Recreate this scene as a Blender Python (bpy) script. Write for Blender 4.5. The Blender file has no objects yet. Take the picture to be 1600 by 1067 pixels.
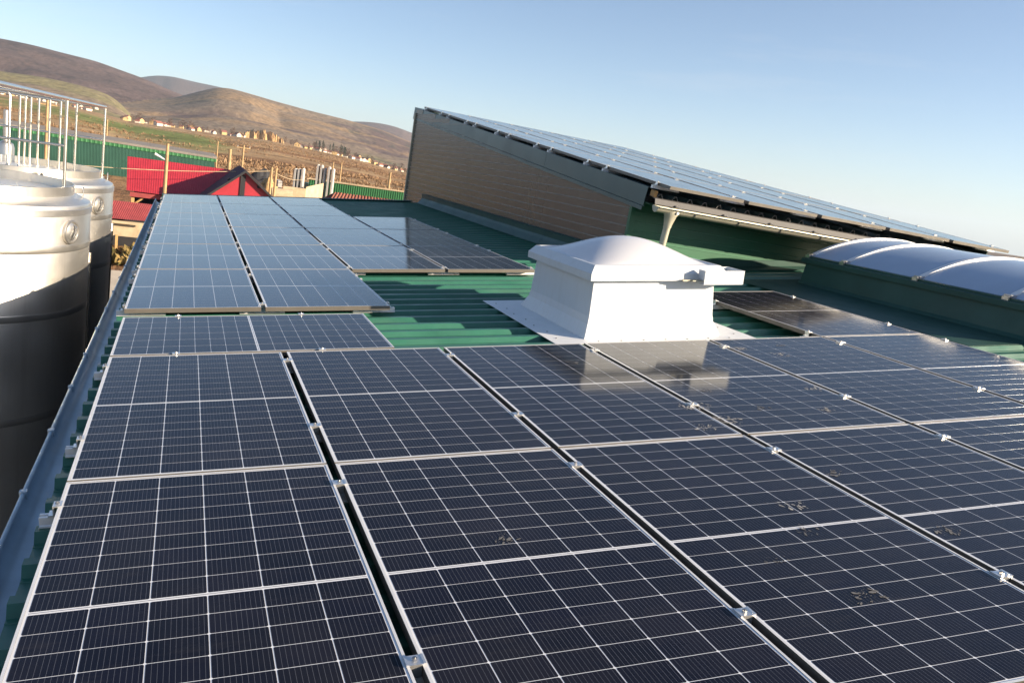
import bpy, math, random
import numpy as np
from mathutils import Matrix, Vector, Euler

random.seed(7)
scene = bpy.context.scene
COL = scene.collection
R = math.radians

# ------------------------------------------------------------------ camera
cam_data = bpy.data.cameras.new('camera')
cam = bpy.data.objects.new('camera', cam_data)
COL.objects.link(cam)
cam_data.sensor_fit = 'HORIZONTAL'
cam_data.sensor_width = 36.0
cam_data.lens = 27.4915
cam_data.shift_x = 0.08417
cam_data.shift_y = -0.00415
cam_data.clip_start = 0.05
cam_data.clip_end = 60000.0
_r = Vector((0.949230, -0.281142, 0.141143))
_u = Vector((-0.069447, 0.250321, 0.965669))
_b = Vector((-0.306821, -0.926444, 0.218088))
_c = Vector((0.344093, -4.717523, 1.365200))
cam.matrix_world = Matrix(((_r.x, _u.x, _b.x, _c.x), (_r.y, _u.y, _b.y, _c.y),
                           (_r.z, _u.z, _b.z, _c.z), (0, 0, 0, 1)))
scene.camera = cam

# ------------------------------------------------------------------ light
SUN = Vector((0.787, -0.537, 0.305)).normalized()      # towards the sun
SUN_EL = math.asin(SUN.z)
SUN_AZ = math.atan2(SUN.x, SUN.y)                       # clockwise from +Y
world = bpy.data.worlds.new('World')
scene.world = world
world.use_nodes = True
wn, wl = world.node_tree.nodes, world.node_tree.links
wn.clear()
w_out = wn.new('ShaderNodeOutputWorld')
w_bg = wn.new('ShaderNodeBackground')
w_sky = wn.new('ShaderNodeTexSky')
w_sky.sky_type = 'NISHITA'
w_sky.sun_disc = False
w_sky.sun_elevation = SUN_EL
w_sky.sun_rotation = SUN_AZ
w_sky.altitude = 0
w_sky.air_density = 0.7
w_sky.dust_density = 0.7
w_sky.ozone_density = 1.0
w_bg.inputs['Strength'].default_value = 0.074
w_tint = wn.new('ShaderNodeMixRGB')                    # camera white balance
w_tint.blend_type = 'MULTIPLY'
w_tint.inputs[0].default_value = 1.0
w_tint.inputs[2].default_value = (0.935, 0.96, 0.985, 1)
wl.new(w_sky.outputs[0], w_tint.inputs[1])
w_tc = wn.new('ShaderNodeTexCoord')
w_vm = wn.new('ShaderNodeVectorMath'); w_vm.operation = 'MULTIPLY'; w_vm.inputs[1].default_value = (3.2, 3.2, 26.0)
w_nz = wn.new('ShaderNodeTexNoise'); w_nz.inputs['Scale'].default_value = 1.0; w_nz.inputs['Detail'].default_value = 7; w_nz.inputs['Roughness'].default_value = 0.6
w_mr = wn.new('ShaderNodeMapRange'); w_mr.inputs['From Min'].default_value = 0.60; w_mr.inputs['From Max'].default_value = 0.78
w_mr.inputs['To Min'].default_value = 0.0; w_mr.inputs['To Max'].default_value = 0.16
w_cl = wn.new('ShaderNodeMixRGB'); w_cl.inputs[2].default_value = (4.6, 4.5, 4.5, 1)
wl.new(w_tc.outputs['Generated'], w_vm.inputs[0]); wl.new(w_vm.outputs[0], w_nz.inputs['Vector'])
wl.new(w_nz.outputs['Fac'], w_mr.inputs['Value']); wl.new(w_mr.outputs[0], w_cl.inputs[0])
wl.new(w_tint.outputs[0], w_cl.inputs[1])
wl.new(w_cl.outputs[0], w_bg.inputs[0])
wl.new(w_bg.outputs[0], w_out.inputs[0])

sun_data = bpy.data.lights.new('sun', 'SUN')
sun_data.energy = 5.0
sun_data.angle = R(0.53)
sun_data.color = (1.0, 0.83, 0.62)
sun = bpy.data.objects.new('sun', sun_data)
COL.objects.link(sun)
sun.location = SUN * 60
sun.rotation_euler = SUN.to_track_quat('Z', 'Y').to_euler()

scene.view_settings.view_transform = 'Standard'
scene.view_settings.look = 'None'
scene.view_settings.gamma = 1.0
scene.view_settings.exposure = 1.4
scene.view_settings.use_curve_mapping = False
scene.render.engine = 'CYCLES'
scene.cycles.use_denoising = True
scene.cycles.max_bounces = 5
scene.cycles.diffuse_bounces = 3
scene.cycles.glossy_bounces = 3
scene.cycles.transmission_bounces = 1
scene.cycles.volume_bounces = 0
scene.cycles.caustics_reflective = False
scene.cycles.caustics_refractive = False

# ------------------------------------------------------------------ materials
MATS = {}


def mat(name, color, rough=0.5, metal=0.0, var=0.0, vscale=4.0, bump=0.0, bscale=40.0, rvar=0.0,
        spec=0.5, color2=None, coords='Object'):
    m = bpy.data.materials.new(name)
    m.use_nodes = True
    nt = m.node_tree
    p = nt.nodes['Principled BSDF']
    p.inputs['Base Color'].default_value = (*color, 1)
    p.inputs['Roughness'].default_value = rough
    p.inputs['Metallic'].default_value = metal
    p.inputs['Specular IOR Level'].default_value = spec
    tc = nt.nodes.new('ShaderNodeTexCoord')
    if var or color2:
        nz = nt.nodes.new('ShaderNodeTexNoise')
        nz.inputs['Scale'].default_value = vscale
        nz.inputs['Detail'].default_value = 6
        nz.inputs['Roughness'].default_value = 0.65
        nt.links.new(tc.outputs[coords], nz.inputs['Vector'])
        rmp = nt.nodes.new('ShaderNodeValToRGB')
        c2 = color2 if color2 else tuple(min(1, c * (1 + var)) for c in color)
        c1 = color if color2 else tuple(c * (1 - var) for c in color)
        rmp.color_ramp.elements[0].color = (*c1, 1)
        rmp.color_ramp.elements[1].color = (*c2, 1)
        rmp.color_ramp.elements[0].position = 0.32
        rmp.color_ramp.elements[1].position = 0.68
        nt.links.new(nz.outputs['Fac'], rmp.inputs[0])
        nt.links.new(rmp.outputs[0], p.inputs['Base Color'])
    if rvar:
        nz2 = nt.nodes.new('ShaderNodeTexNoise')
        nz2.inputs['Scale'].default_value = vscale * 1.7
        nz2.inputs['Detail'].default_value = 5
        nt.links.new(tc.outputs[coords], nz2.inputs['Vector'])
        mr = nt.nodes.new('ShaderNodeMapRange')
        mr.inputs['From Min'].default_value = 0.3
        mr.inputs['From Max'].default_value = 0.7
        mr.inputs['To Min'].default_value = max(0.02, rough - rvar)
        mr.inputs['To Max'].default_value = rough + rvar
        nt.links.new(nz2.outputs['Fac'], mr.inputs['Value'])
        nt.links.new(mr.outputs[0], p.inputs['Roughness'])
    if bump:
        nb = nt.nodes.new('ShaderNodeTexNoise')
        nb.inputs['Scale'].default_value = bscale
        nb.inputs['Detail'].default_value = 4
        nt.links.new(tc.outputs[coords], nb.inputs['Vector'])
        bp = nt.nodes.new('ShaderNodeBump')
        bp.inputs['Strength'].default_value = bump
        bp.inputs['Distance'].default_value = 0.01
        nt.links.new(nb.outputs['Fac'], bp.inputs['Height'])
        nt.links.new(bp.outputs[0], p.inputs['Normal'])
    MATS[name] = m
    return m


M_ALU = mat('anodised aluminium', (0.84, 0.83, 0.81), 0.36, 0.30, var=0.06, vscale=9, rvar=0.06)


def streaks(m, scale, color, amount, lo=0.5, hi=0.8):
    """mix in runs of dirt stretched along one axis"""
    nt = m.node_tree
    p = nt.nodes['Principled BSDF']
    tc = nt.nodes.new('ShaderNodeTexCoord')
    vm = nt.nodes.new('ShaderNodeVectorMath'); vm.operation = 'MULTIPLY'; vm.inputs[1].default_value = scale
    nz = nt.nodes.new('ShaderNodeTexNoise'); nz.inputs['Scale'].default_value = 1.0; nz.inputs['Detail'].default_value = 6; nz.inputs['Roughness'].default_value = 0.7
    nt.links.new(tc.outputs['Object'], vm.inputs[0]); nt.links.new(vm.outputs[0], nz.inputs['Vector'])
    mr = nt.nodes.new('ShaderNodeMapRange')
    mr.inputs['From Min'].default_value = lo; mr.inputs['From Max'].default_value = hi
    mr.inputs['To Min'].default_value = 0.0; mr.inputs['To Max'].default_value = amount
    nt.links.new(nz.outputs['Fac'], mr.inputs['Value'])
    mx = nt.nodes.new('ShaderNodeMixRGB'); mx.inputs[2].default_value = (*color, 1)
    old = p.inputs['Base Color'].links[0].from_socket
    nt.links.new(mr.outputs[0], mx.inputs[0]); nt.links.new(old, mx.inputs[1]); nt.links.new(mx.outputs[0], p.inputs['Base Color'])


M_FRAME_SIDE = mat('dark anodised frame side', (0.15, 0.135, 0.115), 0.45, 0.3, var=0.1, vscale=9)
M_CLAMP = mat('clamp aluminium', (0.86, 0.85, 0.83), 0.30, 0.85, var=0.05, vscale=30)
M_STEEL_BOLT = mat('bolt steel', (0.45, 0.44, 0.43), 0.35, 1.0, var=0.1, vscale=60)
M_GREEN = mat('green coated sheet', (0.029, 0.132, 0.090), 0.36, 0.0, var=0.16, vscale=2.2, rvar=0.07, bump=0.04, bscale=18)
M_GREEN_TRIM = mat('green trim sheet', (0.030, 0.080, 0.066), 0.48, 0.0, var=0.14, vscale=2.5, rvar=0.06, spec=0.25)
M_GUTTER = mat('blue grey gutter sheet', (0.34, 0.43, 0.50), 0.38, 0.3, var=0.16, vscale=3.5, rvar=0.08)
M_GUTTER2 = mat('galvanised gutter sheet', (0.44, 0.415, 0.32), 0.45, 0.35, var=0.08, vscale=4, rvar=0.06)
M_APRON = mat('dull zinc apron', (0.085, 0.083, 0.085), 0.7, 0.0, var=0.12, vscale=5)
M_WHITE = mat('white coated sheet', (0.59, 0.62, 0.65), 0.42, 0.0, var=0.035, vscale=3.0, rvar=0.05)
streaks(M_WHITE, (22, 22, 1.6), (0.40, 0.38, 0.34), 0.28)
streaks(M_GREEN, (0.7, 8.0, 8.0), (0.08, 0.14, 0.11), 0.35)
M_FLANGE = mat('white flange sheet', (0.76, 0.77, 0.78), 0.45, 0.0, var=0.06, vscale=5)
M_DOME = mat('opal acrylic', (0.68, 0.68, 0.70), 0.22, 0.0, var=0.03, vscale=3)
M_WALL_GREY = mat('grey sandwich panel', (0.135, 0.128, 0.120), 0.27, 0.55, var=0.04, vscale=0.7)
M_WALLDARK = mat('anthracite wall sheet', (0.022, 0.026, 0.030), 0.5, 0.0, var=0.15, vscale=0.8)
M_GREEN_BEAD_LIT = mat('green bead with painted lit edge', (0.07, 0.20, 0.12), 0.4, 0.0, var=0.1, vscale=2)  # sunlit rib edges of the green wall, put into a lighter bead colour
M_BEAD_LIT = mat('panel bead with painted highlight', (0.30, 0.28, 0.25), 0.4, 0.3, var=0.1, vscale=2)  # sky highlight along the bead, painted as a lighter grey
streaks(M_WALL_GREY, (3, 5, 0.7), (0.20, 0.19, 0.17), 0.5)
M_FASCIA = mat('grey green fascia', (0.070, 0.108, 0.105), 0.34, 0.2, var=0.12, vscale=1.4, rvar=0.05)
M_WALL_GREEN = mat('green wall panel', (0.026, 0.125, 0.062), 0.42, 0.0, var=0.12, vscale=1.5)
M_BLACK = mat('black rubber', (0.012, 0.012, 0.013), 0.7, 0.0, var=0.2, vscale=10)
M_WOODBLOCK = mat('brown foam closure', (0.36, 0.20, 0.07), 0.7, 0.0, var=0.2, vscale=12)
M_STEEL = mat('stainless steel', (0.80, 0.76, 0.69), 0.36, 0.93, var=0.06, vscale=1.3, rvar=0.07, bump=0.02, bscale=30)
streaks(M_STEEL, (9, 9, 0.5), (0.50, 0.44, 0.36), 0.45)
M_STEEL_BAND = mat('polished steel band', (0.66, 0.63, 0.58), 0.33, 0.9, var=0.08, vscale=3, rvar=0.05)
M_TUBE = mat('steel tube', (0.72, 0.69, 0.62), 0.27, 0.95, var=0.05, vscale=6)
M_DIRT = mat('dried dirt', (0.42, 0.40, 0.37), 0.9, 0.0, var=0.3, vscale=80)
M_DUST = mat('faint dust smear', (0.15, 0.146, 0.142), 0.8, 0.0, var=0.3, vscale=80)
M_POLY = mat('blue grey polycarbonate', (0.33, 0.41, 0.53), 0.20, 0.0, var=0.05, vscale=2.0, rvar=0.05)
M_RIBWHITE = mat('bright aluminium arch', (0.74, 0.74, 0.74), 0.42, 0.25, var=0.04, vscale=6)


def cell_material(name, stripes):
    m = bpy.data.materials.new(name)
    m.use_nodes = True
    nt = m.node_tree
    N, Lk = nt.nodes, nt.links
    p = N['Principled BSDF']
    p.inputs['Roughness'].default_value = 0.10
    p.inputs['IOR'].default_value = 1.29
    p.inputs['Specular Tint'].default_value = (0.84, 0.97, 1.0, 1)
    p.inputs['Coat Weight'].default_value = 0.0
    tc = N.new('ShaderNodeTexCoord')
    geo = N.new('ShaderNodeNewGeometry')
    # dust film on the glass, in world space so it runs across cells
    nz = N.new('ShaderNodeTexNoise')
    nz.inputs['Scale'].default_value = 1.7
    nz.inputs['Detail'].default_value = 8
    nz.inputs['Roughness'].default_value = 0.7
    Lk.new(geo.outputs['Position'], nz.inputs['Vector'])
    mr = N.new('ShaderNodeMapRange')
    mr.inputs['From Min'].default_value = 0.42
    mr.inputs['From Max'].default_value = 0.78
    mr.inputs['To Min'].default_value = 0.0
    mr.inputs['To Max'].default_value = 0.055
    Lk.new(nz.outputs['Fac'], mr.inputs['Value'])
    vm = N.new('ShaderNodeVectorMath'); vm.operation = 'MULTIPLY'; vm.inputs[1].default_value = (2.2, 11.0, 2.0)
    Lk.new(geo.outputs['Position'], vm.inputs[0])
    nz3 = N.new('ShaderNodeTexNoise'); nz3.inputs['Scale'].default_value = 1.0; nz3.inputs['Detail'].default_value = 6; nz3.inputs['Roughness'].default_value = 0.75
    Lk.new(vm.outputs[0], nz3.inputs['Vector'])
    mr3 = N.new('ShaderNodeMapRange')
    mr3.inputs['From Min'].default_value = 0.55; mr3.inputs['From Max'].default_value = 0.85
    mr3.inputs['To Min'].default_value = 0.0; mr3.inputs['To Max'].default_value = 0.09
    Lk.new(nz3.outputs['Fac'], mr3.inputs['Value'])
    dsum = N.new('ShaderNodeMath'); dsum.operation = 'ADD'
    Lk.new(mr.outputs[0], dsum.inputs[0]); Lk.new(mr3.outputs[0], dsum.inputs[1])
    oi = N.new('ShaderNodeObjectInfo')
    base = N.new('ShaderNodeMixRGB')
    base.inputs[1].default_value = (0.0065, 0.0075, 0.0145, 1)
    base.inputs[2].default_value = (0.0090, 0.0095, 0.0190, 1)
    Lk.new(oi.outputs['Random'], base.inputs[0])
    col = base.outputs[0]
    if stripes:
        sep = N.new('ShaderNodeSeparateXYZ')
        Lk.new(tc.outputs['Object'], sep.inputs[0])
        mul = N.new('ShaderNodeMath'); mul.operation = 'MULTIPLY'
        mul.inputs[1].default_value = stripes
        Lk.new(sep.outputs['X'], mul.inputs[0])
        fr = N.new('ShaderNodeMath'); fr.operation = 'FRACT'
        Lk.new(mul.outputs[0], fr.inputs[0])
        lt = N.new('ShaderNodeMath'); lt.operation = 'LESS_THAN'
        lt.inputs[1].default_value = 0.07
        Lk.new(fr.outputs[0], lt.inputs[0])
        mx = N.new('ShaderNodeMixRGB')
        mx.inputs[2].default_value = (0.10, 0.105, 0.125, 1)
        Lk.new(lt.outputs[0], mx.inputs[0])
        Lk.new(col, mx.inputs[1])
        col = mx.outputs[0]
    md = N.new('ShaderNodeMixRGB')
    md.inputs[2].default_value = (0.22, 0.19, 0.16, 1)
    Lk.new(dsum.outputs[0], md.inputs[0])
    Lk.new(col, md.inputs[1])
    Lk.new(md.outputs[0], p.inputs['Base Color'])
    m2 = N.new('ShaderNodeMapRange')
    m2.inputs['From Min'].default_value = 0.3
    m2.inputs['From Max'].default_value = 0.7
    m2.inputs['To Min'].default_value = 0.07
    m2.inputs['To Max'].default_value = 0.14
    Lk.new(nz.outputs['Fac'], m2.inputs['Value'])
    Lk.new(m2.outputs[0], p.inputs['Roughness'])
    return m


PW, PL = 0.99, 1.722                       # panel size
GX, GY = 0.034, 0.014
CW = (PW - 0.030) / 6                      # cell pitch across
CH = (PL - 0.030 - 0.014) / 18             # cell pitch along
M_CELL = cell_material('solar cell', 11.0 / CW)
M_CELL_FAR = cell_material('solar cell plain', 0)
M_CELL_FAR.node_tree.nodes['Principled BSDF'].inputs['IOR'].default_value = 1.62
M_BACK = mat('white backsheet', (0.80, 0.81, 0.83), 0.11, 0.0, var=0.05, vscale=3)
M_BACK.node_tree.nodes['Principled BSDF'].inputs['IOR'].default_value = 1.29
M_RIBBON = mat('solder ribbon', (0.30, 0.30, 0.31), 0.15, 0.3, var=0.05)


# ------------------------------------------------------------------ mesh helpers
class MB:
    """collects polygons; build() links them as one mesh object"""

    def __init__(self):
        self.v, self.f, self.mi = [], [], []

    def poly(self, pts, mi=0):
        n = len(self.v)
        self.v.extend([tuple(p) for p in pts])
        self.f.append(tuple(range(n, n + len(pts))))
        self.mi.append(mi)

    def add(self, verts, faces, mi=0):
        n = len(self.v)
        self.v.extend([tuple(p) for p in verts])
        for f in faces:
            self.f.append(tuple(i + n for i in f))
            self.mi.append(mi)

    def box(self, x0, x1, y0, y1, z0, z1, mtx=None, mi=0):
        vs = [Vector((x, y, z)) for z in (z0, z1) for y in (y0, y1) for x in (x0, x1)]
        if mtx:
            vs = [mtx @ v for v in vs]
        self.add(vs, [(0, 2, 3, 1), (4, 5, 7, 6), (0, 1, 5, 4), (2, 6, 7, 3), (0, 4, 6, 2), (1, 3, 7, 5)], mi)
        return self

    def rings(self, rings, closed=True, cap0=True, cap1=True, mi=0):
        """bridge rings of points (all the same length)"""
        n = len(rings[0])
        vs = [p for r in rings for p in r]
        fs = []
        for k in range(len(rings) - 1):
            for i in range(n if closed else n - 1):
                j = (i + 1) % n
                fs.append((k * n + i, k * n + j, (k + 1) * n + j, (k + 1) * n + i))
        if cap0 and closed:
            fs.append(tuple(reversed(range(n))))
        if cap1 and closed:
            fs.append(tuple(range((len(rings) - 1) * n, len(rings) * n)))
        self.add(vs, fs, mi)
        return self

    def tube(self, path, rad, seg=8, mi=0, caps=True):
        path = [Vector(p) for p in path]
        rings = []
        for i, p in enumerate(path):
            if i == 0:
                t = path[1] - p
            elif i == len(path) - 1:
                t = p - path[i - 1]
            else:
                t = (path[i + 1] - p).normalized() + (p - path[i - 1]).normalized()
            t.normalize()
            a = Vector((0, 0, 1)) if abs(t.z) < 0.9 else Vector((1, 0, 0))
            b1 = t.cross(a).normalized()
            b2 = t.cross(b1).normalized()
            r = rad[i] if isinstance(rad, (list, tuple)) else rad
            rings.append([p + (b1 * math.cos(q) + b2 * math.sin(q)) * r
                          for q in [2 * math.pi * k / seg for k in range(seg)]])
        return self.rings(rings, cap0=caps, cap1=caps, mi=mi)

    def lathe(self, prof, seg=32, cx=0, cy=0, mi=0, caps=False):
        rings = [[Vector((cx + r * math.cos(2 * math.pi * k / seg), cy + r * math.sin(2 * math.pi * k / seg), z))
                  for k in range(seg)] for r, z in prof]
        return self.rings(rings, cap0=caps, cap1=caps, mi=mi)

    def extrude(self, prof, p0, p1, ax, az, closed=True, caps=True, mi=0):
        """extrude a 2D profile [(a,b)..] from p0 to p1; ax, az: 3D directions of the profile axes"""
        p0, p1, ax, az = Vector(p0), Vector(p1), Vector(ax), Vector(az)
        r0 = [p0 + ax * a + az * b for a, b in prof]
        r1 = [p1 + ax * a + az * b for a, b in prof]
        return self.rings([r0, r1], closed=closed, cap0=caps, cap1=caps, mi=mi)

    def mesh(self, name, mats, smooth=False):
        me = bpy.data.meshes.new(name)
        me.from_pydata(self.v, [], self.f)
        for m in (mats if isinstance(mats, (list, tuple)) else [mats]):
            me.materials.append(m)
        if max(self.mi, default=0):
            me.polygons.foreach_set('material_index', self.mi)
        if smooth:
            me.polygons.foreach_set('use_smooth', [True] * len(me.polygons))
        me.update()
        return me

    def build(self, name, mats, parent=None, smooth=False, angle=None):
        me = self.mesh(name, mats, smooth or angle is not None)
        if angle is not None:
            me.set_sharp_from_angle(angle=R(angle))
        return link(name, me, parent)


def link(name, me, parent=None, loc=None):
    o = bpy.data.objects.new(name, me)
    COL.objects.link(o)
    if parent is not None:
        o.parent = parent
    if loc is not None:
        o.location = loc
    return o


def tag(o, label=None, cat=None, group=None, kind=None):
    if label:
        o['label'] = label
    if cat:
        o['category'] = cat
    if group:
        o['group'] = group
    if kind:
        o['kind'] = kind
    return o


def thing(name, mtx, label, cat, group=None):
    o = bpy.data.objects.new(name, None)
    COL.objects.link(o)
    o.empty_display_size = 0.2
    o.matrix_world = mtx
    return tag(o, label, cat, group)


# ------------------------------------------------------------------ frames of reference
TILT = R(5.5)                               # pitch of the low roof, rising to +X
MR = Matrix.Rotation(-TILT, 4, 'Y')         # roof frame (u, v, n); n = 0 is the panel glass


def RT(u, v, n):
    return MR @ Matrix.Translation((u, v, n))


N_RIB, N_PAN = -0.075, -0.113
GROUND = -5.5

# hall roof frame (u along the eave, v up the slope, n = 0 panel glass)
_ex = Vector((1, 0, -0.032)).normalized()
_ey = Vector((0, 1, 0.105)); _ey = (_ey - _ex * _ey.dot(_ex)).normalized()
_en = _ex.cross(_ey)
HO = Vector((5.40, 2.90, 1.471))
MH = Matrix(((_ex.x, _ey.x, _en.x, HO.x), (_ex.y, _ey.y, _en.y, HO.y), (_ex.z, _ey.z, _en.z, HO.z), (0, 0, 0, 1)))

ORD = ['first', 'second', 'third', 'fourth', 'fifth', 'sixth', 'seventh', 'eighth']

# ================================================================== SETTING: low building
low = thing('production_building', Matrix.Translation((5.5, 1.5, GROUND)),
            'low building under the solar panels with green ribbed metal roof', 'building')
LOWI = Matrix.Translation((5.5, 1.5, GROUND)).inverted()


def low_part(name, mb, m, parent=None, angle=None):
    """mb is in roof coordinates -> stored relative to the building"""
    T = LOWI @ MR
    mb.v = [tuple(T @ Vector(p)) for p in mb.v]
    return mb.build(name, m, parent or low, angle=angle)


U0, U1 = -0.077, 11.6
PITCH = 0.2245
RIBS_PER_SHEET = 5
rib_phase = 0.075


def roof_profile(v0, n):
    """trapezoidal sheet profile along v starting at the middle of a pan"""
    pts = []
    for k in range(n):
        c = v0 + (k + 0.5) * PITCH
        pts += [(c - PITCH / 2, N_PAN), (c - 0.070, N_PAN), (c - 0.068, N_PAN + 0.003), (c - 0.047, N_PAN + 0.003),
                (c - 0.022, N_RIB), (c + 0.022, N_RIB), (c + 0.047, N_PAN + 0.003), (c + 0.068, N_PAN + 0.003), (c + 0.070, N_PAN)]
    pts.append((v0 + n * PITCH, N_PAN))
    return pts


nsheet = 19
vs0 = rib_phase - 0.5 * PITCH - 8 * RIBS_PER_SHEET * PITCH
for s in range(nsheet):
    v0 = vs0 + s * RIBS_PER_SHEET * PITCH
    mb = MB()
    prof = roof_profile(v0, RIBS_PER_SHEET)
    dz = 0.0012 * (s % 2)
    mb.rings([[Vector((U0, v, n + dz)) for v, n in prof], [Vector((5.25, v, n + dz)) for v, n in prof],
              [Vector((U1, v, n + dz)) for v, n in prof]], closed=False)
    low_part('roof_sheet', mb, M_GREEN)
V_END = vs0 + nsheet * RIBS_PER_SHEET * PITCH
V_BEG = vs0
# sealing strip, wall plate under the sheet
mb = MB(); mb.box(0.02, U1 - 0.05, V_BEG + 0.05, V_END - 0.05, -0.26, N_PAN - 0.006)
low_part('roof_deck', mb, M_BLACK)
# walls
wz = -0.2
mb = MB()
x0w, x1w = 0.05, 11.4
mb.box(x0w - 5.5, x1w - 5.5, V_BEG + 0.1 - 1.5, V_END - 0.12 - 1.5, 0, -GROUND - 0.28)
mb.build('wall', M_WALLDARK, low)
# verge flashing at the far end
mb = MB()
mb.extrude([(-0.12, 0.0), (0.03, 0.0), (0.03, -0.22), (0.012, -0.22), (0.012, -0.02), (-0.12, -0.02)],
           (U0, V_END, N_RIB + 0.035), (5.2, V_END, N_RIB + 0.035), (0, 1, 0), (0, 0, 1))
low_part('verge_flashing', mb, M_GREEN_TRIM)
# roof screws (small galvanised heads with washers)
mb = MB()
rs = random.Random(3)
for k in range(-30, 52):
    v = rib_phase + k * PITCH + 0.085
    for u in (2.25, 2.72, 4.75, 6.35):
        if rs.random() < 0.55:
            uu, vv = u + rs.uniform(-0.05, 0.05), v + rs.uniform(-0.02, 0.02)
            mb.lathe([(0.009, N_PAN), (0.009, N_PAN + 0.003), (0.005, N_PAN + 0.004), (0.005, N_PAN + 0.010), (0.0005, N_PAN + 0.0105)], 6, uu, vv)
tag(low_part('screws', mb, M_CLAMP), kind='stuff')

# eave gutter along the left edge
mb = MB()
gp = []
for i in range(15):
    a = math.pi * (1.0 + i / 14.0)
    gp.append((-0.128 + 0.072 * math.cos(a), -0.150 + 0.075 * math.sin(a)))
gi = [(-0.128 + 0.069 * math.cos(math.pi * (2.0 - i / 14.0)), -0.150 + 0.072 * math.sin(math.pi * (2.0 - i / 14.0))) for i in range(15)]
ring = gp + [(-0.053, -0.128)] + [(-0.056, -0.128)] + gi
seg_v = [V_BEG, -3.0, 1.0, 5.0, 9.0, V_END]
rings_ = [[Vector((a, v, b)) for a, b in ring] for v in seg_v]
mb.rings(rings_)
gut = low_part('gutter', mb, M_GUTTER, angle=40)
mb = MB()
mb.tube([(-0.203, V_BEG, -0.150), (-0.203, V_END, -0.150)], 0.010, 10)
low_part('gutter_bead', mb, M_GUTTER, gut, angle=40)
for k in range(-9, 18):
    v = -0.10 - 0.69 * k
    if not (V_BEG < v < V_END):
        continue
    mb = MB()
    mb.box(-0.217, -0.188, v - 0.014, v + 0.014, -0.170, -0.136)
    low_part('gutter_bracket', mb, M_GUTTER, gut)

# ================================================================== solar panels
def frame_mesh(w, l):
    mb = MB()
    lip = 0.0085
    for (x0, x1, y0, y1) in ((0, w, 0, lip), (0, w, l - lip, l)):
        mb.box(x0, x1, y0, y1, 0, 0.035)
    for (x0, x1, y0, y1) in ((0, lip, lip, l - lip), (w - lip, w, lip, l - lip)):
        mb.box(x0, x1, y0, y1, 0, 0.035)
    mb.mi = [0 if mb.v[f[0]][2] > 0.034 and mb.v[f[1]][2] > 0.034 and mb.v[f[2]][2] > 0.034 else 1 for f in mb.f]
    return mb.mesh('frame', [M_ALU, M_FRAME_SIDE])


ME_FRAME = frame_mesh(PW, PL)
mb = MB(); mb.box(0.0085, PW - 0.0085, 0.0085, PL - 0.0085, 0.0285, 0.0332)
ME_BACK = mb.mesh('backsheet', M_BACK)


def cell_geo(mb, x, y, w, h, z0, z1, ch=0.0035):
    pts = [(x + ch, y), (x + w - ch, y), (x + w, y + ch), (x + w, y + h - ch), (x + w - ch, y + h), (x + ch, y + h), (x, y + h - ch), (x, y + ch)]
    mb.rings([[Vector((a, b, z0)) for a, b in pts], [Vector((a, b, z1)) for a, b in pts]], cap0=False)


cwid, chei = CW - 0.0036, CH - 0.0026
mb = MB(); cell_geo(mb, 0, 0, cwid, chei, 0.0, 0.0006)
ME_CELL = mb.mesh('cell', M_CELL)


def cell_pos():
    for r in range(18):
        y = 0.015 + r * CH + (0.014 if r >= 9 else 0) + 0.0009
        for c in range(6):
            yield 0.015 + c * CW + 0.0017, y


mb = MB()
for x, y in cell_pos():
    cell_geo(mb, x, y, cwid, chei, 0.0330, 0.0336, 0.003)
ME_CELLS_FAR = mb.mesh('cells', M_CELL_FAR)
mb = MB(); mb.box(0.018, PW - 0.018, PL / 2 - 0.0016, PL / 2 + 0.0016, 0.0330, 0.0337)
ME_RIBBON = mb.mesh('ribbon', M_RIBBON)

# mid clamp: plate over two frames, neck, bolt
mb = MB()
mb.box(-0.027, 0.027, -0.020, 0.020, 0.0355, 0.0405)
mb.box(-0.015, 0.015, -0.020, 0.020, 0.004, 0.0350)
mb.box(-0.027, -0.020, -0.020, 0.020, 0.0406, 0.0425)
mb.box(0.020, 0.027, -0.020, 0.020, 0.0406, 0.0425)
ME_CLAMP = mb.mesh('clamp', M_CLAMP)
mb = MB()
mb.box(-0.018, 0.012, -0.022, 0.022, 0.0355, 0.0400)
mb.box(-0.018, -0.013, -0.022, 0.022, 0.0, 0.0353)
mb.box(-0.034, -0.018, -0.022, 0.022, 0.0, 0.006)
ME_ENDCLAMP = mb.mesh('end_clamp', M_CLAMP)
mb = MB()
hexr = [[Vector((0.0075 * math.cos(a * math.pi / 3), 0.0075 * math.sin(a * math.pi / 3), z)) for a in range(6)] for z in (0.0406, 0.0475)]
mb.rings(hexr)
mb.lathe([(0.0035, 0.0476), (0.0035, 0.050), (0.0006, 0.0503)], 8)
ME_BOLT = mb.mesh('bolt', M_STEEL_BOLT)
# mini rail under a clamp
mb = MB()
mb.extrude([(-0.024, 0), (0.024, 0), (0.024, 0.006), (0.018, 0.010), (0.018, 0.038), (0.006, 0.038), (0.006, 0.028),
            (-0.006, 0.028), (-0.006, 0.038), (-0.018, 0.038), (-0.018, 0.010), (-0.024, 0.006)],
           (-0.175, 0, 0), (0.175, 0, 0), (0, 1, 0), (0, 0, 1))
ME_RAIL = mb.mesh('rail', M_ALU)


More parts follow.
